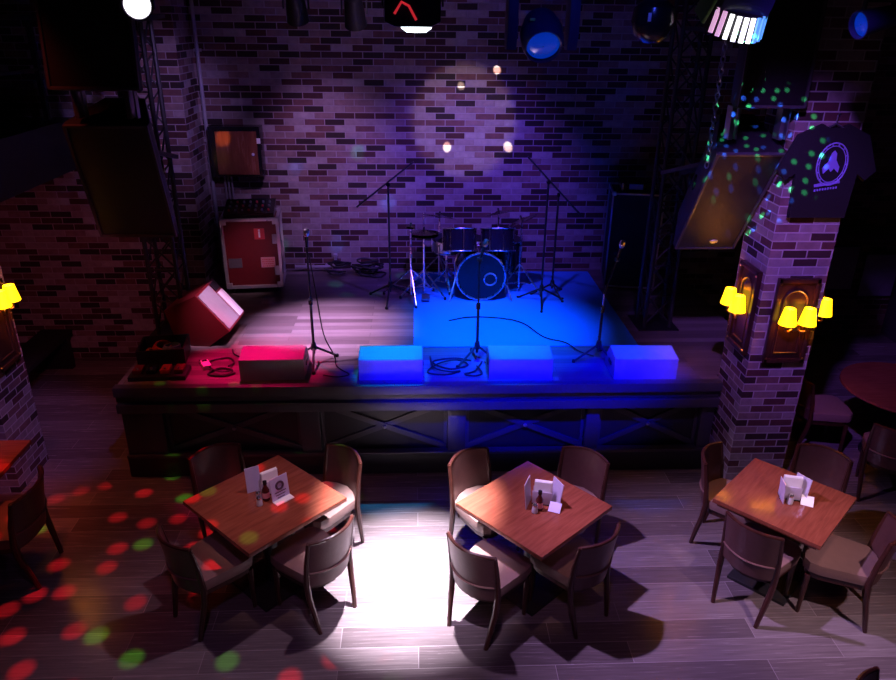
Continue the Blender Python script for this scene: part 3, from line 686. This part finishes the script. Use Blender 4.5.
# ------------------------------------------------------------------ sconces and shutter panels on the pillars
def panel(loc, rz, label):
    """local +Y is into the pillar, centred on loc"""
    t = thing('shutter_panel', label, 'wall panel', loc, rz, 'dark wooden panels on the pillars')
    MB().box((0, -.012, 0), (.34, .022, .74), bev=.003).build('board', M['wood_dark'], t)
    f = MB()
    for s in (-1, 1): f.box((s * .155, -.03, 0), (.035, .03, .74), bev=.005); f.box((0, -.03, s * .352), (.34, .03, .036), bev=.005)
    f.build('frame', M['wood_dark'], t)
    arc = [(.10 * math.cos(a), .17 + .10 * math.sin(a)) for a in [PI * k / 12 for k in range(13)]]
    MB().tube([(.10, -.026, -.28)] + [(x, -.026, z) for x, z in arc] + [(-.10, -.026, -.28)], .012, 6, closed=True).build('moulding', M['wood_dark'], t)
    for sx in (-1, 1):
        for sz in (-1, 1): MB().lathe([(.011, 0), (.008, .008)], 8, Matrix.Translation((sx * .155, -.045, sz * .33)) @ Matrix.Rotation(PI / 2, 4, 'X')).build('stud', M['brass'], t)
    return t
def sconce(loc, rz, sep, out, label):
    t = thing('wall_sconce', label, 'lamp', loc, rz, 'twin shade sconces on the pillars')
    MB().lathe([(.04, 0), (.045, .01), (.02, .022)], 16, Matrix.Translation((0, -.024, -.10)) @ Matrix.Rotation(PI / 2, 4, 'X')).build('backplate', M['brass'], t)
    for s in (-1, 1):
        x = s * sep / 2
        a = MB().tube(wiggle([(0, -.04, -.10), (x * .5, -out * .7, -.135), (x, -out, -.13), (x, -out, -.07)], 5), .008, 8).build('arm', M['brass'], t)
        MB().lathe([(.02, -.075), (.012, -.06), (.012, -.03)], 10, Matrix.Translation((x, -out, 0))).build('candle', M['white_gloss'], a)
        MB().lathe([(.070, -.07), (.044, .068), (.041, .068), (.067, -.07), (.070, -.07)], 20, Matrix.Translation((x, -out, 0)), cap=False).build('shade', M['shade'], t)
        L_ = bpy.data.lights.new('sconce_bulb', 'POINT'); L_.energy = 3.0; L_.color = (1, .30, .07); L_.shadow_soft_size = .02
        lo = bpy.data.objects.new('sconce_bulb', L_); COL.objects.link(lo); lo.location = Matrix.Translation(loc) @ Euler((0, 0, rz)).to_matrix().to_4x4() @ Vector((x, -out, 0.0))
    return t
panel((3.075, 5.399, 1.71), 0, 'dark wooden panel on the front of the right pillar')
panel((2.799, 5.61, 1.74), -PI / 2, 'dark wooden panel on the stage side of the right pillar')
panel((3.311, 5.63, 1.74), PI / 2, 'dark wooden panel on the far right face of the right pillar')
panel((-3.569, 5.83, 1.52), PI / 2, 'dark wooden panel on the pillar at the left picture edge')
sconce((3.088, 5.352, 1.785), 0, .165, .055, 'twin yellow shades on the front of the right pillar')
sconce((2.752, 5.65, 1.80), -PI / 2, .18, .055, 'twin yellow shades on the stage side of the right pillar')
sconce((3.336, 5.56, 1.80), PI / 2, .18, .055, 'yellow shade seen at the right edge of the right pillar')
sconce((-3.522, 5.865, 1.78), PI / 2, .15, .07, 'yellow shades at the left picture edge')

# T-shirt hung on the right pillar
t = thing('t_shirt', 'black t-shirt with violet oval emblem hanging on the right pillar', 't-shirt', (3.085, 5.36, 2.58))
out = [(-.225, 0), (-.23, .36), (-.30, .28), (-.38, .36), (-.27, .62), (-.10, .70), (-.05, .665), (.05, .665), (.10, .70), (.27, .62), (.38, .36), (.30, .28), (.23, .36), (.225, 0)]
MB().prism(out, .035, Matrix(((1, 0, 0, 0), (0, 0, 1, -.012), (0, 1, 0, 0), (0, 0, 0, 1))), bev=.008).build('shirt_body', M['black_soft'], t)
em = MB(); ec = (.025, .41)
for r0, rr in ((1.0, .006), (.86, .0035)):
    em.tube([(ec[0] + .115 * r0 * math.cos(a), -.016, ec[1] + .155 * r0 * math.sin(a)) for a in [2 * PI * k / 36 for k in range(36)]], rr, 6, closed=True)
for k in range(14):                                           # small ticks between the two rings
    a = 2 * PI * k / 14; em.box((ec[0] + .107 * math.cos(a), -.015, ec[1] + .144 * math.sin(a)), (.010, .006, .010), rot=(0, -a, 0))
em.prism([(-.02, .08), (.0, .10), (.02, .08), (.025, .03), (.06, -.02), (.055, -.06), (.02, -.03), (.0, -.055), (-.02, -.03), (-.055, -.07), (-.07, -.03), (-.03, .02)], .006, Matrix(((1, 0, 0, ec[0]), (0, 0, 1, -.018), (0, 1, 0, ec[1]), (0, 0, 0, 1))))
em.prism([(-.095, -.15), (.095, -.12), (.10, -.14), (-.09, -.172)], .006, Matrix(((1, 0, 0, ec[0] - .01), (0, 0, 1, -.018), (0, 1, 0, ec[1]), (0, 0, 0, 1))))
for k in range(9): em.box((ec[0] - .09 + .02 * k, -.015, ec[1] - .197 + .003 * k), (.011, .006, .016))
em.build('emblem', M['violet_print'], t)
hg = MB().tube([(-.2, .005, .60), (0, .005, .70), (.2, .005, .60)], .008, 6).tube([(0, .005, .70), (0, .005, .76), (.02, .02, .775), (.03, .035, .76)], .005, 6); hg.build('hanger', M['steel'], t)

# ------------------------------------------------------------------ tables
def make_table():
    t = thing('dining_table', '', 'table')
    MB().box((0, 0, .733), (.80, .80, .034), bev=.004).build('tabletop', M['table'], t)
    MB().box((0, 0, .700), (.74, .74, .03)).build('sub_top', M['table_edge'], t)
    MB().lathe([(.05, .03), (.05, .66), (.09, .68), (.09, .69)], 20).build('column', M['black'], t)
    b = MB(); b.box((0, 0, .0125), (.46, .46, .025), bev=.008); b.build('base', M['black'], t)
    for k in range(2): MB().box((0, 0, .672), ((.36, .05, .028) if k else (.05, .36, .026))).build('top_bracket', M['black'], t)
    return t
tb = make_table()
TAB = [(-1.105, 4.38, 45.6, 'square brown table at the left with three upright cards'), (.84, 4.266, 41.5, 'square brown table in the middle below the stage'), (2.705, 4.292, 43.8, 'square brown table beside the right brick pillar'),]
for i, (x, y, a, lb) in enumerate(TAB):
    o = tb if i == 0 else copy_tree(tb)
    o.location = (x, y, 0); o.rotation_euler = (0, 0, R(a)); o.scale = (((1.04, 1.04, 1), (1, 1, 1), (.95, .95, 1))[i]); o['label'] = lb; o['group'] = 'square tables on the floor'
tb2 = copy_tree(tb); tb2.scale = (1, 1, 1); tb2.location = (-3.57, 4.84, 0); tb2.rotation_euler = (0, 0, 0); tb2['label'] = 'reddish table cut by the left picture edge'
tb3 = thing('round_table', 'dim round table in the dark at the right picture edge', 'table', (4.72, 6.0, 0))
MB().lathe([(.01, .715), (.565, .715), (.58, .73), (.575, .75), (.01, .752)], 40).build('tabletop', M['table'], tb3)
MB().lathe([(.05, .03), (.05, .70), (.12, .714)], 16).build('column', M['black'], tb3); MB().lathe([(.26, 0), (.26, .02), (.05, .04)], 24).build('base', M['black'], tb3)

# ------------------------------------------------------------------ chairs
def arc_pts(n, r_scale=1.0, y0=0.0, hw=.215, bulge=.085):
    out = []
    for k in range(n + 1):
        u = -1 + 2 * k / n
        out.append((hw * u * r_scale, y0 - bulge * (1 - u * u)))
    return out
def make_chair():
    t = thing('dining_chair', '', 'chair')
    # seat cushion
    outl = [(-.19, -.20), (-.10, -.255), (0, -.278), (.10, -.255), (.19, -.20), (.222, .09), (.21, .165), (.165, .205), (0, .215), (-.165, .205), (-.21, .165), (-.222, .09)]
    MB().prism(outl, .085, Matrix.Translation((0, 0, .395)), bev=.022).build('seat', M['seat'], t)
    ol2 = [(x * .9, y * .9) for x, y in outl]
    MB().prism(ol2, .05, Matrix.Translation((0, 0, .345))).build('seat_frame', M['chair_wood'], t)
    # curved backrest: shell between the posts
    bm = MB(); n = 14; rows = 8; th = .026
    front, back = [], []
    for j in range(rows + 1):
        v = j / rows; z = .40 + .385 * v
        yb = -.205 - .045 * v - .01 * v * v
        fr, bk = [], []
        for k, (x, y) in enumerate(arc_pts(n, 1.0 + .03 * v, yb, 0.188, .075)):
            u = -1 + 2 * k / n
            zz = z + (.012 * (1 - u * u) * v)
            fr.append(bm.bm.verts.new((x, y + th * .5, zz))); bk.append(bm.bm.verts.new((x, y - th * .5, zz)))
        front.append(fr); back.append(bk)
    F = bm.bm.faces.new
    for j in range(rows):
        for k in range(n):
            F((front[j][k], front[j][k + 1], front[j + 1][k + 1], front[j + 1][k])); F((back[j][k + 1], back[j][k], back[j + 1][k], back[j + 1][k + 1]))
        F((front[j][0], front[j + 1][0], back[j + 1][0], back[j][0])); F((front[j + 1][n], front[j][n], back[j][n], back[j + 1][n]))
    for k in range(n):
        F((front[rows][k], front[rows][k + 1], back[rows][k + 1], back[rows][k])); F((front[0][k + 1], front[0][k], back[0][k], back[0][k + 1]))
    br = bm.build('backrest', M['leather'], t)
    top = [(x, y, .787 + .012 * (1 - (-1 + 2 * k / n) ** 2)) for k, (x, y) in enumerate(arc_pts(n, 1.03, -.26, .188, .075))]
    MB().tube(top, .014, 8).build('top_rail', M['chair_wood'], br)
    MB().tube([(x, y - th * .5, .525) for x, y in arc_pts(n, 1.0, -.226, 0.188, .075)], .007, 6).build('piping', M['piping'], br)
    # legs
    for s in (-1, 1):
        MB().tube([(s * .165, -.275, 0), (s * .178, -.25, .14), (s * .193, -.218, .30), (s * .196, -.207, .42), (s * .198, -.225, .60), (s * .196, -.26, .793)], [.016, .019, .022, .023, .019, .015], 8).build('rear_leg', M['chair_wood'], t)
        MB().tube([(s * .175, .165, 0), (s * .18, .16, .36)], [.015, .022], 8).build('front_leg', M['chair_wood'], t)
    return t
chair = make_chair()
first = [True]
def place(bx, by, ang, label, group, isback=True):
    """bx,by: middle of the backrest at the top; ang: the way the sitter faces"""
    a = R(ang); fx, fy = math.cos(a), math.sin(a)
    x, y = (bx + .265 * fx, by + .045 + .265 * fy) if isback else (bx, by)
    if first[0]: o = chair; first[0] = False
    else: o = copy_tree(chair)
    o.location = (x, y, 0); o.rotation_euler = (0, 0, a - PI / 2); o['label'] = label; o['group'] = group
    return o
G1, G2, G3 = 'chairs around the left table', 'chairs around the middle table', 'chairs around the right table'
place(-.583, 3.92, 138, 'chair at the left table, nearest the white floor spot, its back lit', G1)
place(-1.62, 3.876, 46, 'dark chair at the left table, nearest the red dots on the floor', G1)
place(-1.61, 4.92, -58, 'dark chair at the left table farthest left, against the stage', G1)
place(-.58, 4.865, 226, 'chair at the left table on its stage side, right corner', G1)
place(.345, 3.735, 47, 'chair at the middle table with pale lit back beside white floor spot', G2)
place(1.225, 3.805, 127, 'dark chair at the middle table on its near right side', G2)
place(.40, 4.80, -53, 'chair at the middle table on its stage side, left corner', G2)
place(1.34, 4.795, 231, 'chair at the middle table on its stage side, right corner', G2)
place(2.305, 3.885, 40, 'chair at the right table seen from behind, nearest the viewer', G3)
place(2.37, 4.80, -38, 'chair at the right table in front of the brick pillar', G3)
place(3.28, 4.78, 228, 'dark chair at the right table, right of the brick pillar', G3)
place(3.01, 4.01, 150, 'chair pulled out from the right table with pale seat in view', G3, False)
c_ = place(-2.89, 4.50, 182, 'chair with reddish curved top rail at the left picture edge', 'other chairs'); c_.scale = (1.22, 1.1, 1)
c_ = place(2.33, 2.53, -36, 'chair back poking up at the bottom picture edge', 'other chairs')
c_ = place(4.13, 5.12, 60, 'dim chair with brown seat before the round table', 'other chairs')
c_ = place(3.80, 6.15, -5, 'dim chair left of the round table', 'other chairs')

# ------------------------------------------------------------------ things on the tables
ZT = .7505
def tent(loc, rz, w, h, label, ring=False, lean=8, foot=.0, mat='card'):
    t = thing('menu_card', label, 'menu card', loc, rz, 'menu cards on the tables')
    Ml = Euler((R(-lean), 0, 0)).to_matrix().to_4x4()
    q = MB().box((0, 0, h / 2 + .002), (w, .005, h), M=Ml); q = q.build('card', M[mat], t)
    if ring:
        rg = MB().torus((0, 0, 0), .028, .009, Ml @ Matrix.Translation((0, -.004, h * .62)) @ Matrix.Rotation(PI / 2, 4, 'X') @ Matrix.Diagonal((1, 1, .3, 1)), 20, 6); rg.build('ring_print', M['card_dark'], q)
        ln = MB()
        for k in range(3): ln.box((0, -.0035, h * .34 - .022 * k), (w * (.66 - .12 * k), .002, .006), M=Ml)
        ln.build('text_lines', M['card_dark'], q)
    if foot: MB().box((0, -foot / 2, .003), (w, foot, .006), bev=.001).build('foot', M['white'], t)
    return t
def napkins(loc, rz, label):
    t = thing('napkin_holder', label, 'napkin holder', loc, rz, 'napkin holders on the tables')
    MB().box((0, 0, .004), (.14, .075, .008), bev=.002).build('base', M['black_gloss'], t)
    for s in (-1, 1): MB().box((0, s * .032, .055), (.14, .004, .11), bev=.001).build('side', M['acrylic'], t)
    n = MB()
    for k in range(7): n.box((.004 * (k % 3), -.021 + .007 * k, .095 + .004 * (k % 2)), (.12, .0055, .17), rot=(R(2 * (k - 3)), 0, 0))
    n.build('napkins', M['white'], t); return t
def shaker(loc, label, mat='glass', h=.075):
    t = thing('shaker', label, 'shaker', loc, 0, 'salt and pepper shakers on the tables')
    MB().lathe([(.02, 0), (.023, .004), (.021, h * .6), (.017, h * .72)], 16).build('jar', M[mat], t)
    MB().lathe([(.019, h * .72), (.020, h * .85), (.012, h), (.003, h * 1.02)], 16).build('lid', M['chrome'], t); return t
def bottle(loc, label):
    t = thing('sauce_bottle', label, 'bottle', loc, 0, 'sauce bottles on the tables')
    MB().lathe([(.024, 0), (.027, .005), (.027, .085), (.013, .115), (.012, .135)], 16).build('glass_body', M['sauce'], t)
    MB().lathe([(.0275, .025), (.0275, .07)], 16, cap=False).build('label_band', M['pink_sticker'], t)
    MB().lathe([(.015, .135), (.015, .158), (.004, .16)], 14).build('cap', M['black_gloss'], t); return t
def glassjar(loc, label):
    t = thing('glass_ashtray', label, 'ashtray', loc, 0, 'glass ashtrays on the tables')
    MB().lathe([(.03, 0), (.04, .004), (.045, .035), (.036, .035), (.03, .010), (.004, .008)], 20).build('bowl', M['glass'], t); return t
# left table
tent((-1.20, 4.475, ZT), R(28), .105, .20, 'plain bluish menu card standing at the left of left table', lean=5)
tent((-.99, 4.385, ZT), R(44), .145, .18, 'menu card with dark ring print and white foot on left table', True, 6, .06)
napkins((-1.085, 4.47, ZT), R(36), 'napkin holder between the two cards on left table')
bottle((-1.095, 4.375, ZT), 'dark sauce bottle on left table before the napkins')
shaker((-1.145, 4.375, ZT), 'glass shaker beside the bottle on left table')
shaker((-1.13, 4.31, ZT), 'small glass shaker at the front of left table group')
# middle table
napkins((.90, 4.29, ZT), R(-16), 'napkin holder with white napkins on middle table')
tent((.80, 4.27, ZT), R(66), .14, .20, 'pale card standing left of the napkins on middle table', lean=6, mat='acrylic')
tent((.985, 4.27, ZT), R(112), .13, .19, 'narrow card leaning right of the napkins on middle table', lean=-8, mat='acrylic')
bottle((.865, 4.205, ZT), 'dark bottle at the front of middle table group')
shaker((.83, 4.175, ZT), 'glass shaker before the dark bottle on middle table')
tent((.965, 4.165, ZT), R(-24), .085, .075, 'small bluish card lying slanted on middle table', lean=52)
# right table
napkins((2.735, 4.30, ZT), R(-16), 'napkin holder with crumpled napkins on right table')
tent((2.80, 4.29, ZT), R(118), .12, .18, 'narrow card leaning right of the napkins on right table', lean=-8, mat='acrylic')
tent((2.665, 4.275, ZT), R(80), .12, .16, 'pale card standing left of the napkins on right table', lean=4, mat='acrylic')
shaker((2.705, 4.225, ZT), 'glass shaker in front of the napkins on right table', h=.085)
tent((2.815, 4.19, ZT), R(-28), .085, .08, 'small white card lying slanted on right table', lean=56, mat='white')

# ------------------------------------------------------------------ dim right background
t = MB().box((5.4, 8.93, 1.47), (1.9, .10, .16), bev=.01); tag(t.build('wall_shelf', M['fascia_edge']), 'pale horizontal shelf board on the dark right wall', 'shelf')
for i, (x, z, lb) in enumerate(((5.62, .98, 'pale poster on the dark wall right of the brick pillar'), (6.2, .88, 'white poster at the right picture edge'))):
    q = thing('poster', lb, 'poster', (x, 8.975, z)); MB().box((0, 0, 0), (.5, .02, .62)).build('frame', M['black'], q); MB().box((0, -.012, 0), (.46, .008, .58)).build('print', M['poster'], q)
# bench along the dim left wall
t = thing('bench', 'dark bench by the red lit brick wall at left', 'bench', (-4.35, 7.6, 0), R(90))
MB().box((0, 0, .44), (1.3, .36, .06), bev=.012).build('seat', M['black_soft'], t)
for s in (-1, 1): MB().box((s * .55, 0, .205), (.08, .32, .41)).build('leg', M['black'], t)

# ------------------------------------------------------------------ lights
def spot(name, loc, aim, power, col, ang, blend=.5, r=.03, flat=1.0):
    L = bpy.data.lights.new(name, 'SPOT'); L.energy = power; L.color = col; L.spot_size = R(ang); L.spot_blend = blend; L.shadow_soft_size = r
    o = bpy.data.objects.new(name, L); COL.objects.link(o); o.location = loc; o.scale = (1, flat, 1)
    o.rotation_euler = (Vector(aim) - Vector(loc)).to_track_quat('-Z', 'Y').to_euler(); return o
def gobo(o, scale, thr, cols, seed=0.0, keep=1.0):
    """pattern of coloured dots in the beam, like the wheel of a disco projector"""
    L = o.data; L.use_nodes = True; nt = L.node_tree; em = nt.nodes['Emission']
    tc = nt.nodes.new('ShaderNodeTexCoord'); sp = nt.nodes.new('ShaderNodeSeparateXYZ'); link(nt, tc.outputs['Normal'], sp.inputs[0])
    z = mth(nt, 'ABSOLUTE', sp.outputs[2])
    cb = nt.nodes.new('ShaderNodeCombineXYZ'); link(nt, mth(nt, 'ADD', mth(nt, 'DIVIDE', sp.outputs[0], z), seed), cb.inputs[0]); link(nt, mth(nt, 'DIVIDE', sp.outputs[1], z), cb.inputs[1])
    vo = nt.nodes.new('ShaderNodeTexVoronoi'); vo.voronoi_dimensions = '2D'; vo.inputs['Scale'].default_value = scale; link(nt, cb.outputs[0], vo.inputs['Vector'])
    sc = nt.nodes.new('ShaderNodeSeparateColor'); link(nt, vo.outputs['Color'], sc.inputs[0])
    c = ramp(nt, sc.outputs[0], cols, 'CONSTANT'); link(nt, c, em.inputs['Color'])
    mr = nt.nodes.new('ShaderNodeMapRange'); mr.interpolation_type = 'SMOOTHSTEP'
    mr.inputs['From Min'].default_value = thr; mr.inputs['From Max'].default_value = thr * .4; mr.inputs['To Min'].default_value = 0; mr.inputs['To Max'].default_value = 1
    link(nt, vo.outputs['Distance'], mr.inputs['Value'])
    k = mth(nt, 'LESS_THAN', sc.outputs[1], keep)
    link(nt, mth(nt, 'MULTIPLY', mr.outputs[0], k), em.inputs['Strength'])

W = bpy.data.worlds.new('world'); scene.world = W; W.use_nodes = True
bg = W.node_tree.nodes['Background']; bg.inputs[0].default_value = (.3, .2, .5, 1); bg.inputs[1].default_value = .0

# hall
spot('key_spot', (-.03, 4.42, 3.80), (-.07, 4.36, 0), 8500, (.92, .84, 1.0), 28, 1.0, .04)
spot('key_right', (-.03, 4.40, 3.80), (2.5, 3.6, 0), 850, (.66, .42, 1.0), 56, .9, .05)
spot('seat_fill', (3.4, .8, 5.6), (2.95, 3.9, .3), 900, (1.0, .66, .80), 20, 1.0, .1)  # added fill for the seat of the pulled out chair
spot('front_key', (.0, 1.7, 5.6), (-.05, 4.0, .5), 1500, (.85, .66, 1.0), 17, .9, .06)
spot('hall_wash', (-.2, .5, 5.6), (-.1, 3.2, 0), 130, (.75, .35, .9), 60, 1.0, .1)
spot('fixture_blue_fill', (.8, 2.7, 4.5), (1.0, 4.5, 4.02), 40, (.05, .08, 1.0), 40, .8, .1)  # added light that gives the fixture fronts their blue rim
spot('red_table_fill', (-2.3, 3.2, 5.6), (-3.25, 4.85, .75), 330, (1.0, .12, .05), 15, .8, .1)  # added light that reddens the left table
spot('side_pink_fill', (-.7, 5.9, 4.25), (-1.95, 6.78, 1.35), 900, (1.0, .46, .82), 13, .9, .04)  # added light that brightens the pink speaker face
spot('key_left', (-.05, 4.40, 3.80), (-.9, 3.7, 0), 120, (.9, .6, .9), 56, .9, .05)
for x, y in ((-1.1, 4.38), (.84, 4.27), (2.7, 4.29)):
    spot('table_fill', (x, y - 1.3, 5.7), (x, y, .75), 260, (1.0, .52, .45), 15, .9, .08)  # added fill on each tabletop, stands for no known lamp
# stage
spot('lavender_pool', (-1.75, 6.1, 4.25), (-1.0, 6.95, .96), 2800, (.80, .46, 1.0), 32, 1.0, .06)
spot('wall_lavender', (-.9, 6.7, 4.3), (-1.1, 9, 2.15), 230, (.64, .33, 1.0), 44, 1.0, .06)
spot('wall_violet', (.8, 6.7, 4.3), (.55, 9, 1.5), 520, (.17, .07, 1.0), 66, 1.0, .06)
spot('wall_upper', (.1, 5.2, 4.3), (-.3, 9, 3.2), 60, (.55, .33, .85), 60, 1.0, .06)
spot('pier_violet', (-1.0, 5.6, 4.2), (-2.8, 8.42, 2.9), 220, (.50, .30, 1.0), 34, 1.0, .06)
spot('rug_blue', (.45, 5.8, 4.3), (.75, 6.95, .96), 2200, (.002, .12, 1.0), 42, 1.0, .06)
for x, c, p in ((-.235, (.0, .42, 1.0), 900), (.945, (.0, .22, 1.0), 700), (2.085, (.0, .12, 1.0), 400)):
    spot('top_cyan', (x, 7.2, 4.3), (x, 6.02, 1.17), p, c, 12, .5, .03)
spot('front_blue', (.9, 2.6, 5.6), (.95, 5.85, 1.08), 10000, (.0, .0, 1.0), 34, .6, .1, .30)
spot('red_monitor', (-1.75, 7.0, 4.3), (-1.5, 6.2, .96), 1100, (1.0, .0, .14), 26, .8, .06)
spot('red_left', (-2.4, 4.6, 2.6), (-4.2, 8.2, .9), 60, (1.0, .17, .32), 50, 1.0, .1)
spot('red_floor', (-3.0, 5.2, 4.6), (-2.9, 5.6, 0), 70, (1.0, .10, .06), 70, .9, .1)
spot('pillar_violet', (1.3, 2.8, 5.0), (3.05, 5.5, 2.2), 800, (.36, .13, 1.0), 34, .9, .08)
spot('pillar_left_violet', (-.9, 3.4, 5.2), (-3.57, 5.9, .9), 420, (.45, .22, 1.0), 22, 1.0, .08)
spot('case_pink_fill', (-1.0, 5.8, 4.3), (-1.95, 8.1, 1.4), 210, (1.0, .55, .85), 12, 1.0, .05)  # added light to lift the flight case front
spot('wall_patch', (.3, 4.6, 4.3), (.57, 9, 2.85), 260, (1.0, .72, .25), 17, .4, .03)
for i, (x, z) in enumerate(((.543, 3.235), (.962, 3.416), (.385, 2.53), (1.132, 2.533))):
    spot('gobo_point', (.3, 6.8, 4.3), (x, 9, z), 2200, (1.0, .9, .75), 2.4, .8, .003)
spot('cabinet_glint', (-1.2, 5.6, 4.3), (-2.25, 8.8, 2.64), 600, (1.0, .35, .05), 3.2, .9, .01)  # added narrow beam imitating an orange reflection on the cabinet door
# disco dots
o = spot('disco_red_green', (-1.7, 5.2, 4.35), (-2.0, 4.2, 0), 1000, (1, 1, 1), 52, .5, .004)
gobo(o, 14.5, .33, [(0, (1, .01, .02)), (.62, (.10, .45, .02))], 0.3, .72)
o = spot('disco_blue_green', (1.2, 3.2, 4.3), (2.6, 5.5, 3.05), 5000, (1, 1, 1), 19, .3, .003)
gobo(o, 34, .28, [(0, (.03, .15, 1)), (.5, (.05, .8, .25))], 1.7, .75)
o = spot('disco_wall', (.1, 5.5, 4.3), (-.6, 9, 1.8), 500, (1, 1, 1), 40, .8, .01)
gobo(o, 9, .25, [(0, (.03, .2, .9)), (.5, (.05, .6, .35))], 2.2, .45)

# ------------------------------------------------------------------ camera
cam = bpy.data.cameras.new('camera'); co = bpy.data.objects.new('camera', cam); COL.objects.link(co)
cam.sensor_width = 36; cam.lens = 723 / 896 * 36; cam.clip_start = .05
P_, Y_, RO = .4161, .0474, .0125
fw = Vector((math.sin(Y_) * math.cos(P_), math.cos(Y_) * math.cos(P_), -math.sin(P_))); r0 = Vector((math.cos(Y_), -math.sin(Y_), 0)); u0 = r0.cross(fw)
rr = math.cos(RO) * r0 + math.sin(RO) * u0; uu = -math.sin(RO) * r0 + math.cos(RO) * u0
mw = Matrix((rr, uu, -fw)).transposed().to_4x4(); mw.translation = (0, 0, 3.94)
co.matrix_world = mw
scene.camera = co
vs = scene.view_settings
vs.view_transform = 'Standard'; vs.look = 'None'; vs.exposure = 0; vs.gamma = 1; vs.use_curve_mapping = False
